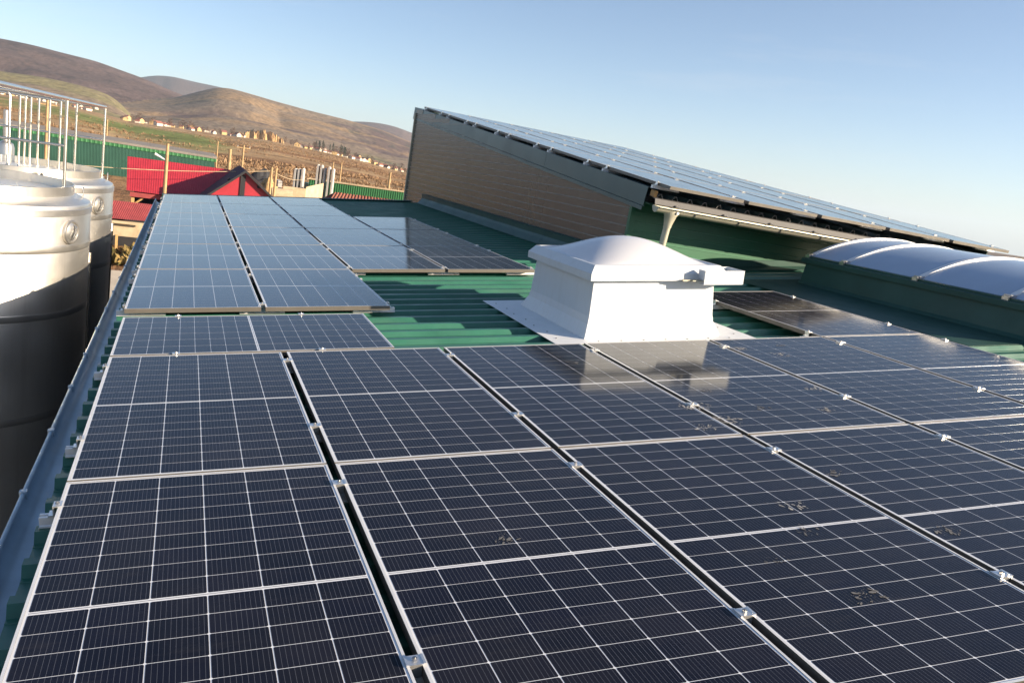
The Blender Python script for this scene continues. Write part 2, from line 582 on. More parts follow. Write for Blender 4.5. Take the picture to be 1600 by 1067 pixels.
def splat(seed, rad, n):
    """irregular dried droppings: a scatter of thin jagged flakes"""
    r = random.Random(seed)
    mb = MB()
    for _ in range(int(n * 1.7)):
        a, d = r.uniform(0, 6.28), rad * r.random() ** 0.7
        cx, cy = d * math.cos(a), d * math.sin(a) * 0.7
        s = 0.002 + 0.016 * r.random() ** 3.2
        k = r.randint(5, 7)
        ang = seed + r.uniform(-0.7, 0.7)
        asp = r.uniform(0.18, 0.5)
        pts = []
        for i in range(k):
            t = 2 * math.pi * i / k
            q = s * r.uniform(0.55, 1.25)
            px, py = q * math.cos(t), q * math.sin(t) * asp
            pts.append((cx + px * math.cos(ang) - py * math.sin(ang), cy + px * math.sin(ang) + py * math.cos(ang)))
        mb.rings([[Vector((x, y, 0)) for x, y in pts], [Vector((x, y, 0.0003)) for x, y in pts]], cap0=False)
    return mb


def make_panel(mtx, label, group, detail, clamps=(), end_clamps=(), rails=True, side=1):
    jr = random.Random(label)                       # mounting is never perfectly true
    mtx = mtx @ Matrix.Translation((PW / 2, PL / 2, 0)) @ Euler((R(jr.uniform(-.09, .09)), R(jr.uniform(-.09, .09)), 0)).to_matrix().to_4x4() @ Matrix.Translation((-PW / 2, -PL / 2, 0))
    t = thing('solar_panel', mtx, label, 'solar panel', group)
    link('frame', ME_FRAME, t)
    b = link('backsheet', ME_BACK, t)
    if detail:
        for x, y in cell_pos():
            link('cell', ME_CELL, b, (x, y, 0.0330))
        link('ribbon', ME_RIBBON, b)
    else:
        tag(link('cells', ME_CELLS_FAR, b), kind='stuff')
    for x, y in clamps:
        c = link('clamp', ME_CLAMP, t, (x, y, 0))
        link('bolt', ME_BOLT, c)
        if rails:
            link('rail', ME_RAIL, t, (x, y, -0.0395))
    for x, y, rz in end_clamps:
        c = link('end_clamp', ME_ENDCLAMP, t, (x, y, 0))
        c.rotation_euler.z = rz
        link('bolt', ME_BOLT, c).location = (-0.004, 0, -0.0004)
        if rails:
            link('rail', ME_RAIL, t, (x + 0.11 * math.cos(rz), y + 0.11 * math.sin(rz), -0.0395))
    return t


NF = -0.035
XP, YP = PW + GX, PL + GY
panels = {}
colname = ['column beside the gutter', 'second column from the gutter', 'third column from the gutter',
           'fourth column from the gutter', 'fifth column from the gutter', 'sixth column from the gutter']
rowlab = ['row touching the white skylight', 'row at the picture bottom', 'row below the picture bottom']
CL_Y = (PL - 1.29, PL - 0.19)               # clamp stations measured from the near end
for r in (0, 1, 2):
    for c in range(7 if r else 6):
        if r == 2 and c > 2:
            continue
        u, v = c * XP, -(r * YP) - PL
        last = (c == 5 and r == 0)
        cl = [] if last else [(PW + GX / 2, y) for y in CL_Y]
        ec = [(0, y, 0.0) for y in CL_Y] if c == 0 else []
        if last:
            ec = [(PW, y, math.pi) for y in CL_Y]
        p = make_panel(RT(u, v, NF), 'dark solar panel, ' + rowlab[r] + ', ' + (colname + ['seventh column from the gutter'])[c],
                       'solar panels of the front field', r < 2 and c < 6, cl, ec)
        panels[('f', r, c)] = p
# panel lying crosswise between the two fields
mt = RT(0.0, 0.030 + PW, NF) @ Matrix.Rotation(-math.pi / 2, 4, 'Z')
make_panel(mt, 'solar panel laid crosswise between front and rear field beside the gutter', 'solar panels on the low roof', True,
           [], [(0, 0.37, 0.0), (0, 1.25, 0.0), (PW, 0.37, math.pi), (PW, 1.25, math.pi)], rails=False)
# panel to the right of the white skylight
make_panel(RT(5 * XP - 0.005, 0.016, NF), 'single solar panel between the white skylight and the long barrel skylight',
           'solar panels on the low roof', True, [], [(0, 0.13, 0.0), (0, 1.3, 0.0), (PW, 0.33, math.pi), (PW, 1.45, math.pi)])
# rear field
rear_v = 1.29
CLF = (0.11, 1.40)
far_rows = ['nearest row', 'second row', 'third row', 'fourth row', 'fifth row', 'rearmost row']
ncol = {0: (0, 6), 1: (0, 6), 2: (1, 6), 3: (1, 4)}
for c in range(4):
    for r in range(*ncol[c]):
        cl = [(PW + GX / 2, y) for y in CLF] if c < 3 else []
        ec = [(0, y, 0.0) for y in CLF] if c == 0 else []
        if c == 3 or (c == 1 and r == 0) or (c == 2 and r > 3):
            ec = [(PW, y, math.pi) for y in CLF]
            cl = []
        make_panel(RT(c * XP - 0.012, rear_v + r * YP, NF), 'pale panel of the rear field, ' + far_rows[r] + ', ' + colname[c],
                   'solar panels of the rear field', False, cl, ec)

# dried bird droppings and mud marks on the glass (u, v, radius, flakes)
DROPS = [(3.05, -1.32, 0.10, 46), (3.11, -1.53, 0.09, 40), (2.90, -1.61, 0.07, 26), (4.0, -1.13, 0.07, 26), (3.77, -1.48, 0.05, 16),
         (3.14, -2.20, 0.05, 18), (3.16, -2.73, 0.06, 22), (4.16, -0.25, 0.06, 26), (4.36, -0.42, 0.07, 20), (5.55, 0.33, 0.08, 24),
         (2.80, -0.43, 0.07, 16), (2.48, -3.03, 0.07, 22), (1.49, -2.46, 0.05, 16), (2.72, -2.44, 0.07, 16), (3.28, -1.08, 0.06, 16),
         (5.31, 0.58, 0.06, 18), (2.62, -2.62, 0.06, 12), (2.35, -2.78, 0.05, 10), (4.55, -0.22, 0.05, 12), (3.42, -1.40, 0.05, 12)]
for i, (u, v, rad, n) in enumerate(DROPS):
    c = int(u // XP)
    par = panels[('f', 0 if v > -PL else 1, c)] if v < 0 else None
    mbs = splat(i + 11, rad, n)
    if par is not None:
        loc = (u - c * XP, v - (-(0 if v > -PL else 1) * YP - PL), 0.0352)
        o = mbs.build('dirt_patch', M_DIRT if i in (0, 1, 2, 3, 4, 7, 8, 13) else M_DUST, par)
        o.location = loc

# ================================================================== white dome skylight
sk = thing('dome_skylight', RT(3.86, 0.95, N_RIB), 'white square dome skylight with flared curb standing on the green roof', 'skylight')
SKI = Matrix.Translation((-3.86, -0.95, -N_RIB))


def sk_part(name, mb, m, parent=None, angle=None):
    mb.v = [tuple(SKI @ Vector(p)) for p in mb.v]
    return mb.build(name, m, parent or sk, angle=angle)


def rect(u0, u1, v0, v1, n):
    return [Vector((u0, v0, n)), Vector((u1, v0, n)), Vector((u1, v1, n)), Vector((u0, v1, n))]


mb = MB()
mb.rings([rect(2.985, 4.72, 0.235, 1.77, N_RIB + 0.002), rect(2.985, 4.72, 0.235, 1.77, N_RIB + 0.005)])
fl = sk_part('base_flange', mb, M_FLANGE)
mb = MB()
mb.rings([rect(3.268, 4.452, 0.356, 1.56, N_RIB + 0.006), rect(3.276, 4.446, 0.362, 1.55, -0.045), rect(3.305, 4.405, 0.395, 1.49, 0.035),
          rect(3.315, 4.395, 0.402, 1.475, 0.09), rect(3.335, 4.372, 0.415, 1.435, 0.40)], cap0=False)
sk_part('curb', mb, M_WHITE)
mb = MB()
mb.rings([rect(3.30, 4.41, 0.375, 1.455, 0.372), rect(3.268, 4.445, 0.345, 1.49, 0.372), rect(3.268, 4.445, 0.345, 1.49, 0.425),
          rect(3.315, 4.40, 0.392, 1.445, 0.482), rect(3.335, 4.38, 0.412, 1.425, 0.484), rect(3.345, 4.37, 0.422, 1.415, 0.468)])
sk_part('collar', mb, M_WHITE)
# dome
nu = 28
dome_v, dome_f = [], []
for j in range(nu + 1):
    for i in range(nu + 1):
        a, b = -1 + 2 * i / nu, -1 + 2 * j / nu
        h = (math.cos(a * math.pi / 2) ** 0.85 if abs(a) < 1 else 0) * (math.cos(b * math.pi / 2) ** 0.85 if abs(b) < 1 else 0)
        h = max(h, 0.0)
        dome_v.append((3.8575 + a * 0.515, 0.9185 + b * 0.500, 0.470 + 0.165 * h))
for j in range(nu):
    for i in range(nu):
        k = j * (nu + 1) + i
        dome_f.append((k, k + 1, k + nu + 2, k + nu + 1))
mb = MB(); mb.add(dome_v, dome_f)
sk_part('dome', mb, M_DOME, angle=60)
# opener tray at the front right corner
mb = MB()
for b in ((4.175, 4.525, 0.262, 0.268, 0.358, 0.462), (4.519, 4.525, 0.268, 0.46, 0.358, 0.462), (4.175, 4.519, 0.268, 0.343, 0.354, 0.358),
          (4.45, 4.519, 0.343, 0.46, 0.354, 0.358), (4.45, 4.519, 0.454, 0.460, 0.358, 0.462), (4.175, 4.181, 0.268, 0.343, 0.39, 0.462)):
    mb.box(*b)
tr = sk_part('opener_tray', mb, M_WHITE)
mb = MB()
mb.box(4.03, 4.174, 0.318, 0.334, 0.372, 0.385)
mb.box(4.10, 4.174, 0.295, 0.316, 0.376, 0.384)
sk_part('opener_arm', mb, M_GUTTER2, tr)
mb = MB()
for k in range(7):
    for (u, v) in ((3.06 + 0.02 * (k % 2), 0.40 + k * 0.205), (3.35 + k * 0.19, 0.285), (4.62, 0.40 + k * 0.205)):
        mb.lathe([(0.0075, N_RIB + 0.005), (0.0075, N_RIB + 0.0085), (0.0035, N_RIB + 0.0105)], 8, u, v, caps=True)
tag(sk_part('rivets', mb, M_STEEL_BOLT, fl), kind='stuff')

# ================================================================== barrel skylight
BU0, BU1, BN, BSAG = 7.26, 9.16, 0.24, 0.205
BV = [-0.28, 0.22, 1.13, 2.05, 2.55]
br = thing('barrel_skylight', RT(8.32, 1.36, N_RIB), 'long barrel vaulted skylight of blue grey polycarbonate on green curb', 'skylight')
BRI = Matrix.Translation((-8.32, -1.36, -N_RIB))


def br_part(name, mb, m, parent=None, angle=None):
    mb.v = [tuple(BRI @ Vector(p)) for p in mb.v]
    return mb.build(name, m, parent or br, angle=angle)


def arc(a, dn=0.0):
    """a in -1..1 -> (u, n) on a circular vault"""
    half = (BU1 - BU0) / 2
    rad = (half * half + BSAG * BSAG) / (2 * BSAG)
    th = a * math.asin(half / rad)
    return ((BU0 + BU1) / 2 + (rad + dn) * math.sin(th), BN + BSAG - rad + (rad + dn) * math.cos(th))


mb = MB()
mb.rings([rect(6.42, 9.95, -0.16, 2.75, N_RIB + 0.003), rect(6.42, 9.95, -0.16, 2.75, N_RIB + 0.006)])
br_part('base_flashing', mb, M_GREEN_TRIM)
mb = MB()
mb.rings([rect(7.13, 9.30, -0.31, 2.57, N_RIB + 0.007), rect(7.17, 9.26, -0.305, 2.56, -0.04), rect(7.21, 9.22, -0.30, 2.555, 0.165)], cap0=False)
br_part('curb', mb, M_GREEN_TRIM)
mb = MB()
mb.rings([rect(7.17, 9.25, -0.33, 2.60, 0.166), rect(7.17, 9.25, -0.33, 2.60, 0.216), rect(7.215, 9.205, -0.31, 2.575, 0.221), rect(7.215, 9.205, -0.31, 2.575, 0.238)])
br_part('sill_frame', mb, M_GREEN_TRIM)
for k in range(4):
    v0, v1 = BV[k] + 0.012, BV[k + 1] - 0.012
    mb = MB()
    top = [arc(-1 + i / 12) for i in range(25)]
    bot = [arc(1 - i / 12, -0.010) for i in range(25)]
    ring = top + bot
    mb.rings([[Vector((a, v, b)) for a, b in ring] for v in (v0, v1)])
    br_part('glazing_sheet', mb, M_POLY, angle=40)
for k in range(5):
    mb = MB()
    ring = [arc(-1 + i / 12, 0.014) for i in range(25)] + [arc(1 - i / 12, -0.004) for i in range(25)]
    mb.rings([[Vector((a, v, b)) for a, b in ring] for v in (BV[k] - 0.024, BV[k] + 0.024)])
    ob = br_part('arch_bar', mb, M_RIBWHITE, angle=40)
    for a, s in ((BU0, -1), (BU1, 1)):
        mb = MB()
        mb.box(a - 0.035, a + 0.025, BV[k] - 0.035, BV[k] + 0.035, 0.239, 0.265)
        mb.box(a + s * 0.05 - 0.01, a + s * 0.05 + 0.01, BV[k] - 0.03, BV[k] + 0.03, 0.21, 0.255)
        br_part('arch_bracket', mb, M_STEEL_BOLT, ob)
for v in (BV[0] + 0.001, BV[4] - 0.001):
    mb = MB()
    pts = [arc(-1 + i / 12, -0.006) for i in range(25)]
    ring = [(a, b) for a, b in pts] + [(BU1, BN - 0.001), (BU0, BN - 0.001)]
    mb.rings([[Vector((a, v - 0.009, b)) for a, b in ring], [Vector((a, v + 0.009, b)) for a, b in ring]])
    br_part('end_pane', mb, M_POLY)

# ================================================================== upper hall
HX0, HX1, HY0, HY1 = 5.36, 10.75, 3.50, 13.50
hall = thing('panelled_hall', Matrix.Translation((8.0, 8.5, GROUND)), 'taller grey hall with sloping panelled wall and panel covered roof', 'building')
HI = Matrix.Translation((-8.0, -8.5, -GROUND))


def h_part(name, mb, m, parent=None, angle=None, roof=False):
    T = HI @ MH if roof else HI
    mb.v = [tuple(T @ Vector(p)) for p in mb.v]
    return mb.build(name, m, parent or hall, angle=angle)


def zroof(X, Y, n=0.0):
    """height of the hall roof frame's plane n above (X, Y)"""
    return 1.471 - 0.032 * (X - 5.40) + 0.105 * (Y - 2.90) + n


SHEET = -0.118
# side wall facing the camera's left: micro ribbed panels
PIT = 0.108
mb = MB()
z = 0.20
while z < 2.5:
    y0 = max(HY0, 2.90 + (z - 1.471 + 0.17) / 0.105)
    if y0 < HY1 - 0.05:
        prof = [(0, 0), (0.0, PIT - 0.012)]
        mb.rings([[Vector((HX0 + a, y0, z + b)) for a, b in prof], [Vector((HX0 + a, HY1, z + b)) for a, b in prof]], closed=False)
        prof = [(0.0, PIT - 0.012), (-0.004, PIT - 0.009), (-0.004, PIT - 0.003), (0, PIT)]
        mb.rings([[Vector((HX0 + a, y0, z + b)) for a, b in prof], [Vector((HX0 + a, HY1, z + b)) for a, b in prof]], closed=False, mi=1)
    z += PIT
h_part('wall', mb, [M_WALL_GREY, M_BEAD_LIT])
mb = MB()
mb.box(HX0 + 0.012, HX1 - 0.01, HY0 + 0.012, HY1 - 0.01, GROUND, 0.95)
h_part('core_wall', mb, M_WALL_GREY)
# gable infill so nothing shows behind the ribbed skin
mb = MB()
a0 = [(HX0 + 0.012, HY0 + 0.02, 0.9), (HX0 + 0.012, HY1, 0.9), (HX0 + 0.012, HY1, zroof(HX0, HY1, SHEET - 0.05)), (HX0 + 0.012, HY0 + 0.02, zroof(HX0, HY0, SHEET - 0.05))]
a1 = [(HX1, HY0 + 0.02, 0.9), (HX1, HY1, 0.9), (HX1, HY1, zroof(HX1, HY1, SHEET - 0.05)), (HX1, HY0 + 0.02, zroof(HX1, HY0, SHEET - 0.05))]
mb.rings([[Vector(p) for p in a0], [Vector(p) for p in a1]])
h_part('gable_wall', mb, M_WALL_GREY)
# corner trims
mb = MB(); mb.box(HX0 - 0.035, HX0 + 0.03, HY1 - 0.01, HY1 + 0.045, 0.15, 2.40)
h_part('corner_trim', mb, M_GUTTER2)
mb = MB(); mb.box(HX0 - 0.012, HX0 + 0.05, HY0 - 0.022, HY0 + 0.03, 0.25, 1.22)
h_part('corner_trim', mb, M_WALL_GREEN)
# front wall under the eave: horizontal green panels
mb = MB()
k = 0
while True:
    z0 = 0.38 + k * PIT
    if z0 > 1.32:
        break
    for prof, mi in (([(0, 0), (0, PIT - 0.012)], 0), ([(0, PIT - 0.012), (-0.006, PIT - 0.010), (-0.006, PIT - 0.004), (0, PIT)], 1)):
        mb.rings([[Vector((HX0 + 0.051, HY0 + a, z0 + b)) for a, b in prof],
                  [Vector((HX1, HY0 + a, z0 + b - 0.032 * (HX1 - HX0))) for a, b in prof]], closed=False, mi=mi)
    k += 1
h_part('wall', mb, [M_WALL_GREEN, M_GREEN_BEAD_LIT])
# flashing where the low roof meets the walls
mb = MB()
prof = [(5.245, N_RIB + 0.004), (5.26, N_RIB + 0.016), (5.325, 0.005), (5.352, 0.045), (5.352, 0.125), (5.342, 0.132), (5.366, 0.138), (5.37, 0.03), (5.33, N_RIB)]
for v0, v1 in ((3.52, 5.6), (5.605, 9.2), (9.205, 12.0)):
    m2 = MB()
    m2.rings([[MR @ Vector((a, v, b)) for a, b in prof] for v in (v0, v1)])
    h_part('apron_flashing', m2, M_GREEN_TRIM)
m2 = MB()
prof = [(0.0, 0.075), (-0.008, 0.070), (-0.008, 0.0), (-0.10, -0.028), (-0.105, -0.036), (0.0, -0.036)]
m2.rings([[MR @ Vector((u, 3.492 + a, N_RIB + 0.042 + b)) for a, b in prof] for u in (5.42, 10.7)])
h_part('apron_flashing', m2, M_GREEN_TRIM)
# roof sheets, ribs run up the slope
RP = 0.2
for s in range(5):
    mb = MB()
    pts = []
    for k in range(6 if s == 0 else 5):
        c = -0.06 + s * 5 * RP + (0 if s == 0 else RP) + k * RP
        pts += [(c, SHEET - 0.040), (c + 0.055, SHEET - 0.040), (c + 0.078, SHEET), (c + 0.108, SHEET), (c + 0.131, SHEET - 0.040)]
    pts.append((pts[-1][0] + 0.069, SHEET - 0.040))
    mb.rings([[Vector((a, v, b + 0.001 * (s % 2))) for a, b in pts] for v in (0.17, 10.75)], closed=False)
    h_part('roof_sheet', mb, M_GUTTER2 if False else M_FASCIA, roof=True)
mb = MB(); mb.box(-0.03, 5.3, 0.30, 10.7, SHEET - 0.12, SHEET - 0.046)
h_part('roof_deck', mb, M_BLACK, roof=True)
# rake fascia in four pieces
FY = [0.30, 3.15, 5.72, 8.55, 10.86]
for k in range(4):
    mb = MB()
    o = 0.0006 * (k % 2)
    prof = [(0.10, -0.070), (-0.062 - o, -0.070), (-0.062 - o, -0.283), (-0.046, -0.285), (-0.046, -0.292), (-0.070, -0.294), (-0.070, -0.340), (-0.064, -0.340),
            (-0.064, -0.300), (-0.040, -0.297), (-0.040, -0.280), (-0.056, -0.276), (-0.056, -0.076), (0.10, -0.076)]
    mb.rings([[Vector((a, v, b)) for a, b in prof] for v in (FY[k] + 0.002, FY[k + 1] - 0.002)])
    h_part('rake_fascia', mb, M_FASCIA, roof=True)
mb = MB()
prof = [(0.10, -0.070), (-0.062, -0.070), (-0.062, -0.283), (-0.046, -0.285), (-0.046, -0.076), (0.10, -0.076)]
mb.rings([[Vector((5.24 - a, v, b)) for a, b in prof] for v in (0.3, 10.86)])
h_part('rake_fascia', mb, M_FASCIA, roof=True)
# ridge cap
mb = MB(); mb.box(-0.06, 5.3, 10.80, 10.90, -0.30, -0.072)
h_part('ridge_cap', mb, M_FASCIA, roof=True)
# foam closure block at the corner, soffit
mb = MB(); mb.box(-0.045, -0.005, 0.17, 0.25, -0.160, -0.090)
h_part('closure_block', mb, M_WOODBLOCK, roof=True)
mb = MB(); mb.box(-0.05, 5.28, 0.19, 0.62, -0.250, -0.244)
h_part('soffit', mb, M_WALL_GREEN, roof=True)
# eave apron and gutter
mb = MB()
mb.rings([[Vector((a, v, b)) for v, b in ((0.20, -0.160), (0.125, -0.170), (0.100, -0.228), (0.105, -0.228), (0.129, -0.175), (0.20, -0.165))] for a in (-0.045, 5.28)])
h_part('eave_apron', mb, M_APRON, roof=True)
for k in range(26):
    c = -0.06 + k * RP
    mb = MB()
    prof = [(c + 0.053, SHEET - 0.042), (c + 0.077, SHEET + 0.002), (c + 0.109, SHEET + 0.002), (c + 0.133, SHEET - 0.042), (c + 0.124, SHEET - 0.042), (c + 0.103, SHEET - 0.007), (c + 0.083, SHEET - 0.007), (c + 0.062, SHEET - 0.042)]
    mb.rings([[Vector((a, v, b)) for a, b in prof] for v in (0.160, 0.168)])
    h_part('rib_end', mb, M_APRON, roof=True)
GO = []
cgv, cgn = 0.052, -0.238
for i in range(15):
    a = math.pi * (1 + i / 14)
    GO.append((cgv + 0.066 * math.cos(a), cgn + 0.070 * math.sin(a)))
GI = [(cgv + 0.063 * math.cos(math.pi * (2 - i / 14)), cgn + 0.067 * math.sin(math.pi * (2 - i / 14))) for i in range(15)]
mb = MB()
mb.rings([[Vector((a, v, b)) for v, b in GO + GI] for a in (-0.06, 5.3)])
hg = h_part('gutter', mb, M_GUTTER2, roof=True, angle=40)
mb = MB(); mb.tube([(-0.06, cgv - 0.076, cgn), (5.3, cgv - 0.076, cgn)], 0.008, 8)
h_part('gutter_bead', mb, M_GUTTER2, hg, roof=True, angle=40)
mb = MB()
ring = [(cgv + 0.062 * math.cos(math.pi * (1 + i / 14)), cgn + 0.066 * math.sin(math.pi * (1 + i / 14))) for i in range(15)]
mb.rings([[Vector((a, v, b)) for v, b in ring] for a in (-0.059, -0.055)])
h_part('gutter_stop', mb, M_GUTTER2, hg, roof=True)
for k in range(9):
    a = 0.42 + k * 0.60
    mb = MB()
    o1 = [(cgv + 0.0705 * math.cos(math.pi * (1 + i / 14)), cgn + 0.0745 * math.sin(math.pi * (1 + i / 14))) for i in range(15)]
    i1 = [(cgv + 0.0665 * math.cos(math.pi * (2 - i / 14)), cgn + 0.0705 * math.sin(math.pi * (2 - i / 14))) for i in range(15)]
    mb.rings([[Vector((x, v, b)) for v, b in o1 + i1] for x in (a, a + 0.016)])
    h_part('gutter_strap', mb, M_STEEL_BOLT, hg, roof=True)
for k in range(8):
    a = 0.22 + k * 0.66
    mb = MB(); mb.rings([[Vector((a + d, v, b)) for v, b in ((cgv - 0.070, cgn + 0.004), (cgv + 0.05, cgn + 0.030), (cgv + 0.05, cgn + 0.034), (cgv - 0.070, cgn + 0.010))] for d in (0, 0.03)])
    h_part('gutter_clip', mb, M_CLAMP, hg, roof=True)
# downspout: funnel + pipe
def hp(a, v, b):
    return MH @ Vector((a, v, b))


p_top = hp(0.16, cgv, cgn - 0.02)
mb = MB()
fr = [(0.085, 0.0), (0.085, -0.05), (0.075, -0.065), (0.047, -0.17), (0.045, -0.20)]
ux, uy = Vector((1, 0, 0)), Vector((0, 1, 0))
seg = 16
rings_ = []
for i, (r_, dz) in enumerate(fr):
    k_ = 0.72 if i < 3 else 0.95
    rings_.append([p_top + ux * (r_ * math.cos(2 * math.pi * q / seg)) + uy * (r_ * k_ * math.sin(2 * math.pi * q / seg)) + Vector((-0.02 * -dz / 0.2, 0, dz)) for q in range(seg)])
mb.rings(rings_)
dp = h_part('downspout', mb, M_GUTTER2, hg, angle=40)
mb = MB()
q0 = p_top + Vector((-0.02, 0, -0.185))
mb.tube([q0, q0 + Vector((-0.012, 0.01, -0.26)), q0 + Vector((-0.025, 0.02, -0.55))], 0.040, 16)
h_part('downspout_pipe', mb, M_GUTTER2, hg, angle=40)
mb = MB()
mb.tube([p_top + Vector((0.035, -0.068, -0.025)), p_top + Vector((0.035, -0.075, -0.025))], 0.016, 8)
h_part('funnel_boss', mb, M_CLAMP, hg)

# panels on the hall roof
hall_rows = ['eave row', 'second row from the eave', 'third row from the eave', 'fourth row from the eave', 'fifth row from the eave', 'top row at the ridge']
hall_cols = ['at the gable edge', 'second column from the gable edge', 'third column from the gable edge', 'fourth column from the gable edge', 'far end column']
HYP = PL + 0.010
for r in range(6):
    for c in range(5):
        cl = [(PW + 0.036, y) for y in (0.26, 1.46)] if c < 4 else []
        ec = [(0, y, 0.0) for y in (0.26, 1.46)] if c == 0 else ([(PW, y, math.pi) for y in (0.26, 1.46)] if c == 4 else [])
        make_panel(MH @ Matrix.Translation((c * 1.062 + 0.02, r * HYP, NF)), 'panel on upper hall roof, %s, %s' % (hall_rows[r], hall_cols[c]),
                   'solar panels of the upper hall roof', False, cl, ec)

# ================================================================== steel tanks beside the building
def make_tank(cx, cy, label, hatch_az):
    t = thing('storage_tank', Matrix.Translation((cx, cy, GROUND)), label, 'tank', 'steel tanks beside the gutter')
    rad, top = 1.20, 0.444 - GROUND
    mb = MB(); mb.lathe([(rad, 0.0), (rad, top - 0.03), (rad - 0.012, top - 0.005)], 96)
    mb.build('shell', M_STEEL, t, angle=30)
    mb = MB(); mb.lathe([(rad - 0.012, top - 0.005), (rad - 0.05, top + 0.012), (1.03, top + 0.062), (0.5, top + 0.075), (0.0005, top + 0.09)], 96)
    lid = mb.build('tank_roof', M_STEEL, t, angle=30)
    mb = MB(); mb.lathe([(rad + 0.002, top - 0.105), (rad + 0.009, top - 0.10), (rad + 0.009, top - 0.045), (rad + 0.002, top - 0.04)], 96)
    mb.build('rim_band', M_STEEL_BAND, t, angle=30)
    for d in (0.42, 1.07, 2.1, 3.3):
        mb = MB(); mb.lathe([(rad + 0.001, top - d - 0.035), (rad + 0.005, top - d - 0.025), (rad + 0.005, top - d + 0.025), (rad + 0.001, top - d + 0.035)], 96)
        mb.build('shell_band', M_STEEL_BAND, t, angle=30)
    # upstand ring on the roof (hollow)
    mb = MB(); mb.lathe([(1.032, top + 0.055), (1.032, top + 0.152), (1.025, top + 0.156), (1.020, top + 0.152), (1.020, top + 0.06)], 96)
    mb.build('upstand_ring', M_STEEL, t, angle=30)
    # cable saddles and lifting lugs
    for a in (0.35, 0.52):
        mb = MB()
        q = Matrix.Translation((0.72 * math.cos(a - 1.9), 0.72 * math.sin(a - 1.9), top + 0.075)) @ Matrix.Rotation(a - 1.9, 4, 'Z')
        mb.tube([q @ Vector((0.08 * math.cos(s), 0, 0.075 * math.sin(s))) for s in [math.pi * i / 10 for i in range(11)]], 0.010, 6)
        mb.build('roof_hoop', M_TUBE, lid, angle=40)
    for a in (-1.15, 0.15, 1.6, 3.2):
        mb = MB()
        q = Matrix.Translation((1.115 * math.cos(a), 1.115 * math.sin(a), top + 0.03)) @ Matrix.Rotation(a, 4, 'Z')
        pts = [(-0.045, 0), (0.045, 0), (0.045, 0.06), (0.03, 0.095), (0.0, 0.108), (-0.03, 0.095), (-0.045, 0.06)]
        mb.rings([[q @ Vector((d, y, z)) for y, z in pts] for d in (-0.006, 0.006)])
        lug = mb.build('lifting_lug', M_STEEL_BAND, lid)
        mb = MB()
        mb.tube([q @ Vector((-0.008, 0, 0.06)), q @ Vector((0.008, 0, 0.06))], 0.018, 10)
        mb.build('lug_eye', M_BLACK, lug)
    # round hatch on the shell
    q = Matrix.Rotation(hatch_az, 4, 'Z') @ Matrix.Translation((rad, 0, top - 0.255)) @ Matrix.Rotation(math.pi / 2, 4, 'Y')
    mb = MB()
    mb.lathe([(0.120, -0.03), (0.120, 0.022), (0.114, 0.030), (0.098, 0.030), (0.094, 0.020)], 40)
    mb.v = [tuple(q @ Vector(p)) for p in mb.v]
    h = mb.build('hatch', M_STEEL_BAND, t, angle=30)
    mb = MB()
    mb.lathe([(0.094, 0.018), (0.055, 0.034), (0.012, 0.042), (0.0005, 0.043)], 40)
    mb.v = [tuple(q @ Vector(p)) for p in mb.v]
    mb.build('hatch_lid', M_STEEL_BAND, h, angle=50)
    mb = MB()
    mb.tube([q @ Vector((-0.07, 0.02, 0.035)), q @ Vector((-0.045, 0.02, 0.060)), q @ Vector((0.045, -0.02, 0.060)), q @ Vector((0.07, -0.02, 0.035))], 0.007, 8)
    mb.build('hatch_handle', M_TUBE, h, angle=40)
    # vertical seam pipe
    a = hatch_az + 0.62
    mb = MB(); mb.tube([((rad + 0.012) * math.cos(a), (rad + 0.012) * math.sin(a), 0.0), ((rad + 0.012) * math.cos(a), (rad + 0.012) * math.sin(a), top - 0.56)], 0.013, 8)
    mb.build('drain_pipe', M_TUBE, t, angle=40)
    return t


make_tank(-1.77, 4.21, 'large stainless steel tank, the nearer one beside the gutter', -0.46)
make_tank(-1.78, 7.00, 'stainless steel tank half hidden behind the nearer tank', -0.49)


def railing(label, yy, xs, ybeg, yend):
    t = thing('tank_railing', Matrix.Translation((-0.80, yy, 0.46)), label, 'railing', 'tubular railings on the tanks')
    I = Matrix.Translation((0.80, -yy, -0.46))
    ztop, zmid = 1.452, 1.00

    def part(name, path, r):
        mb = MB(); mb.tube([I @ Vector(p) for p in path], r, 10)
        return mb.build(name, M_TUBE, t, angle=40)
    for x in xs:
        part('post', [(x, yy, 0.46), (x, yy, ztop)], 0.017)
        mb = MB(); mb.lathe([(0.04, 0), (0.04, 0.01), (0.02, 0.014)], 12, x + 0.80, 0, caps=True)
        mb.build('post_foot', M_TUBE, t)
    part('handrail', [(-0.80, ybeg, ztop), (-0.80, yend, ztop)], 0.020)
    part('handrail', [(-0.80, yy, ztop - 0.001), (min(xs) - 0.9, yy, ztop - 0.001)], 0.019)
    part('knee_rail', [(-0.80, yy, zmid), (min(xs) - 0.9, yy, zmid)], 0.014)
    return t


r1 = railing('bright tubular railing on the nearer tank', 3.94, [-0.80], 0.2, 3.94)
r2 = railing('bright tubular railing on the rear tank', 7.75, [-0.80, -1.175, -1.38, -1.52, -1.66, -1.76, -1.83, -1.90], 3.97, 7.75)
# hooked grab rail on the rear tank
t = thing('grab_rail', Matrix.Translation((-1.94, 7.3, 0.50)), 'hooked steel grab rail standing at the left end of the rear railing', 'railing')
mb = MB()
mb.tube([(0, 0, 0), (0, 0, 0.92), (-0.03, 0, 0.97), (-0.09, 0, 0.99), (-0.8, 0, 0.99)], 0.017, 10)
mb.build('hooked_tube', M_TUBE, t, angle=40)
mb = MB(); mb.tube([(0.0, 0, 0.52), (-0.8, 0, 0.52)], 0.013, 8)
mb.build('cross_tube', M_TUBE, t, angle=40)
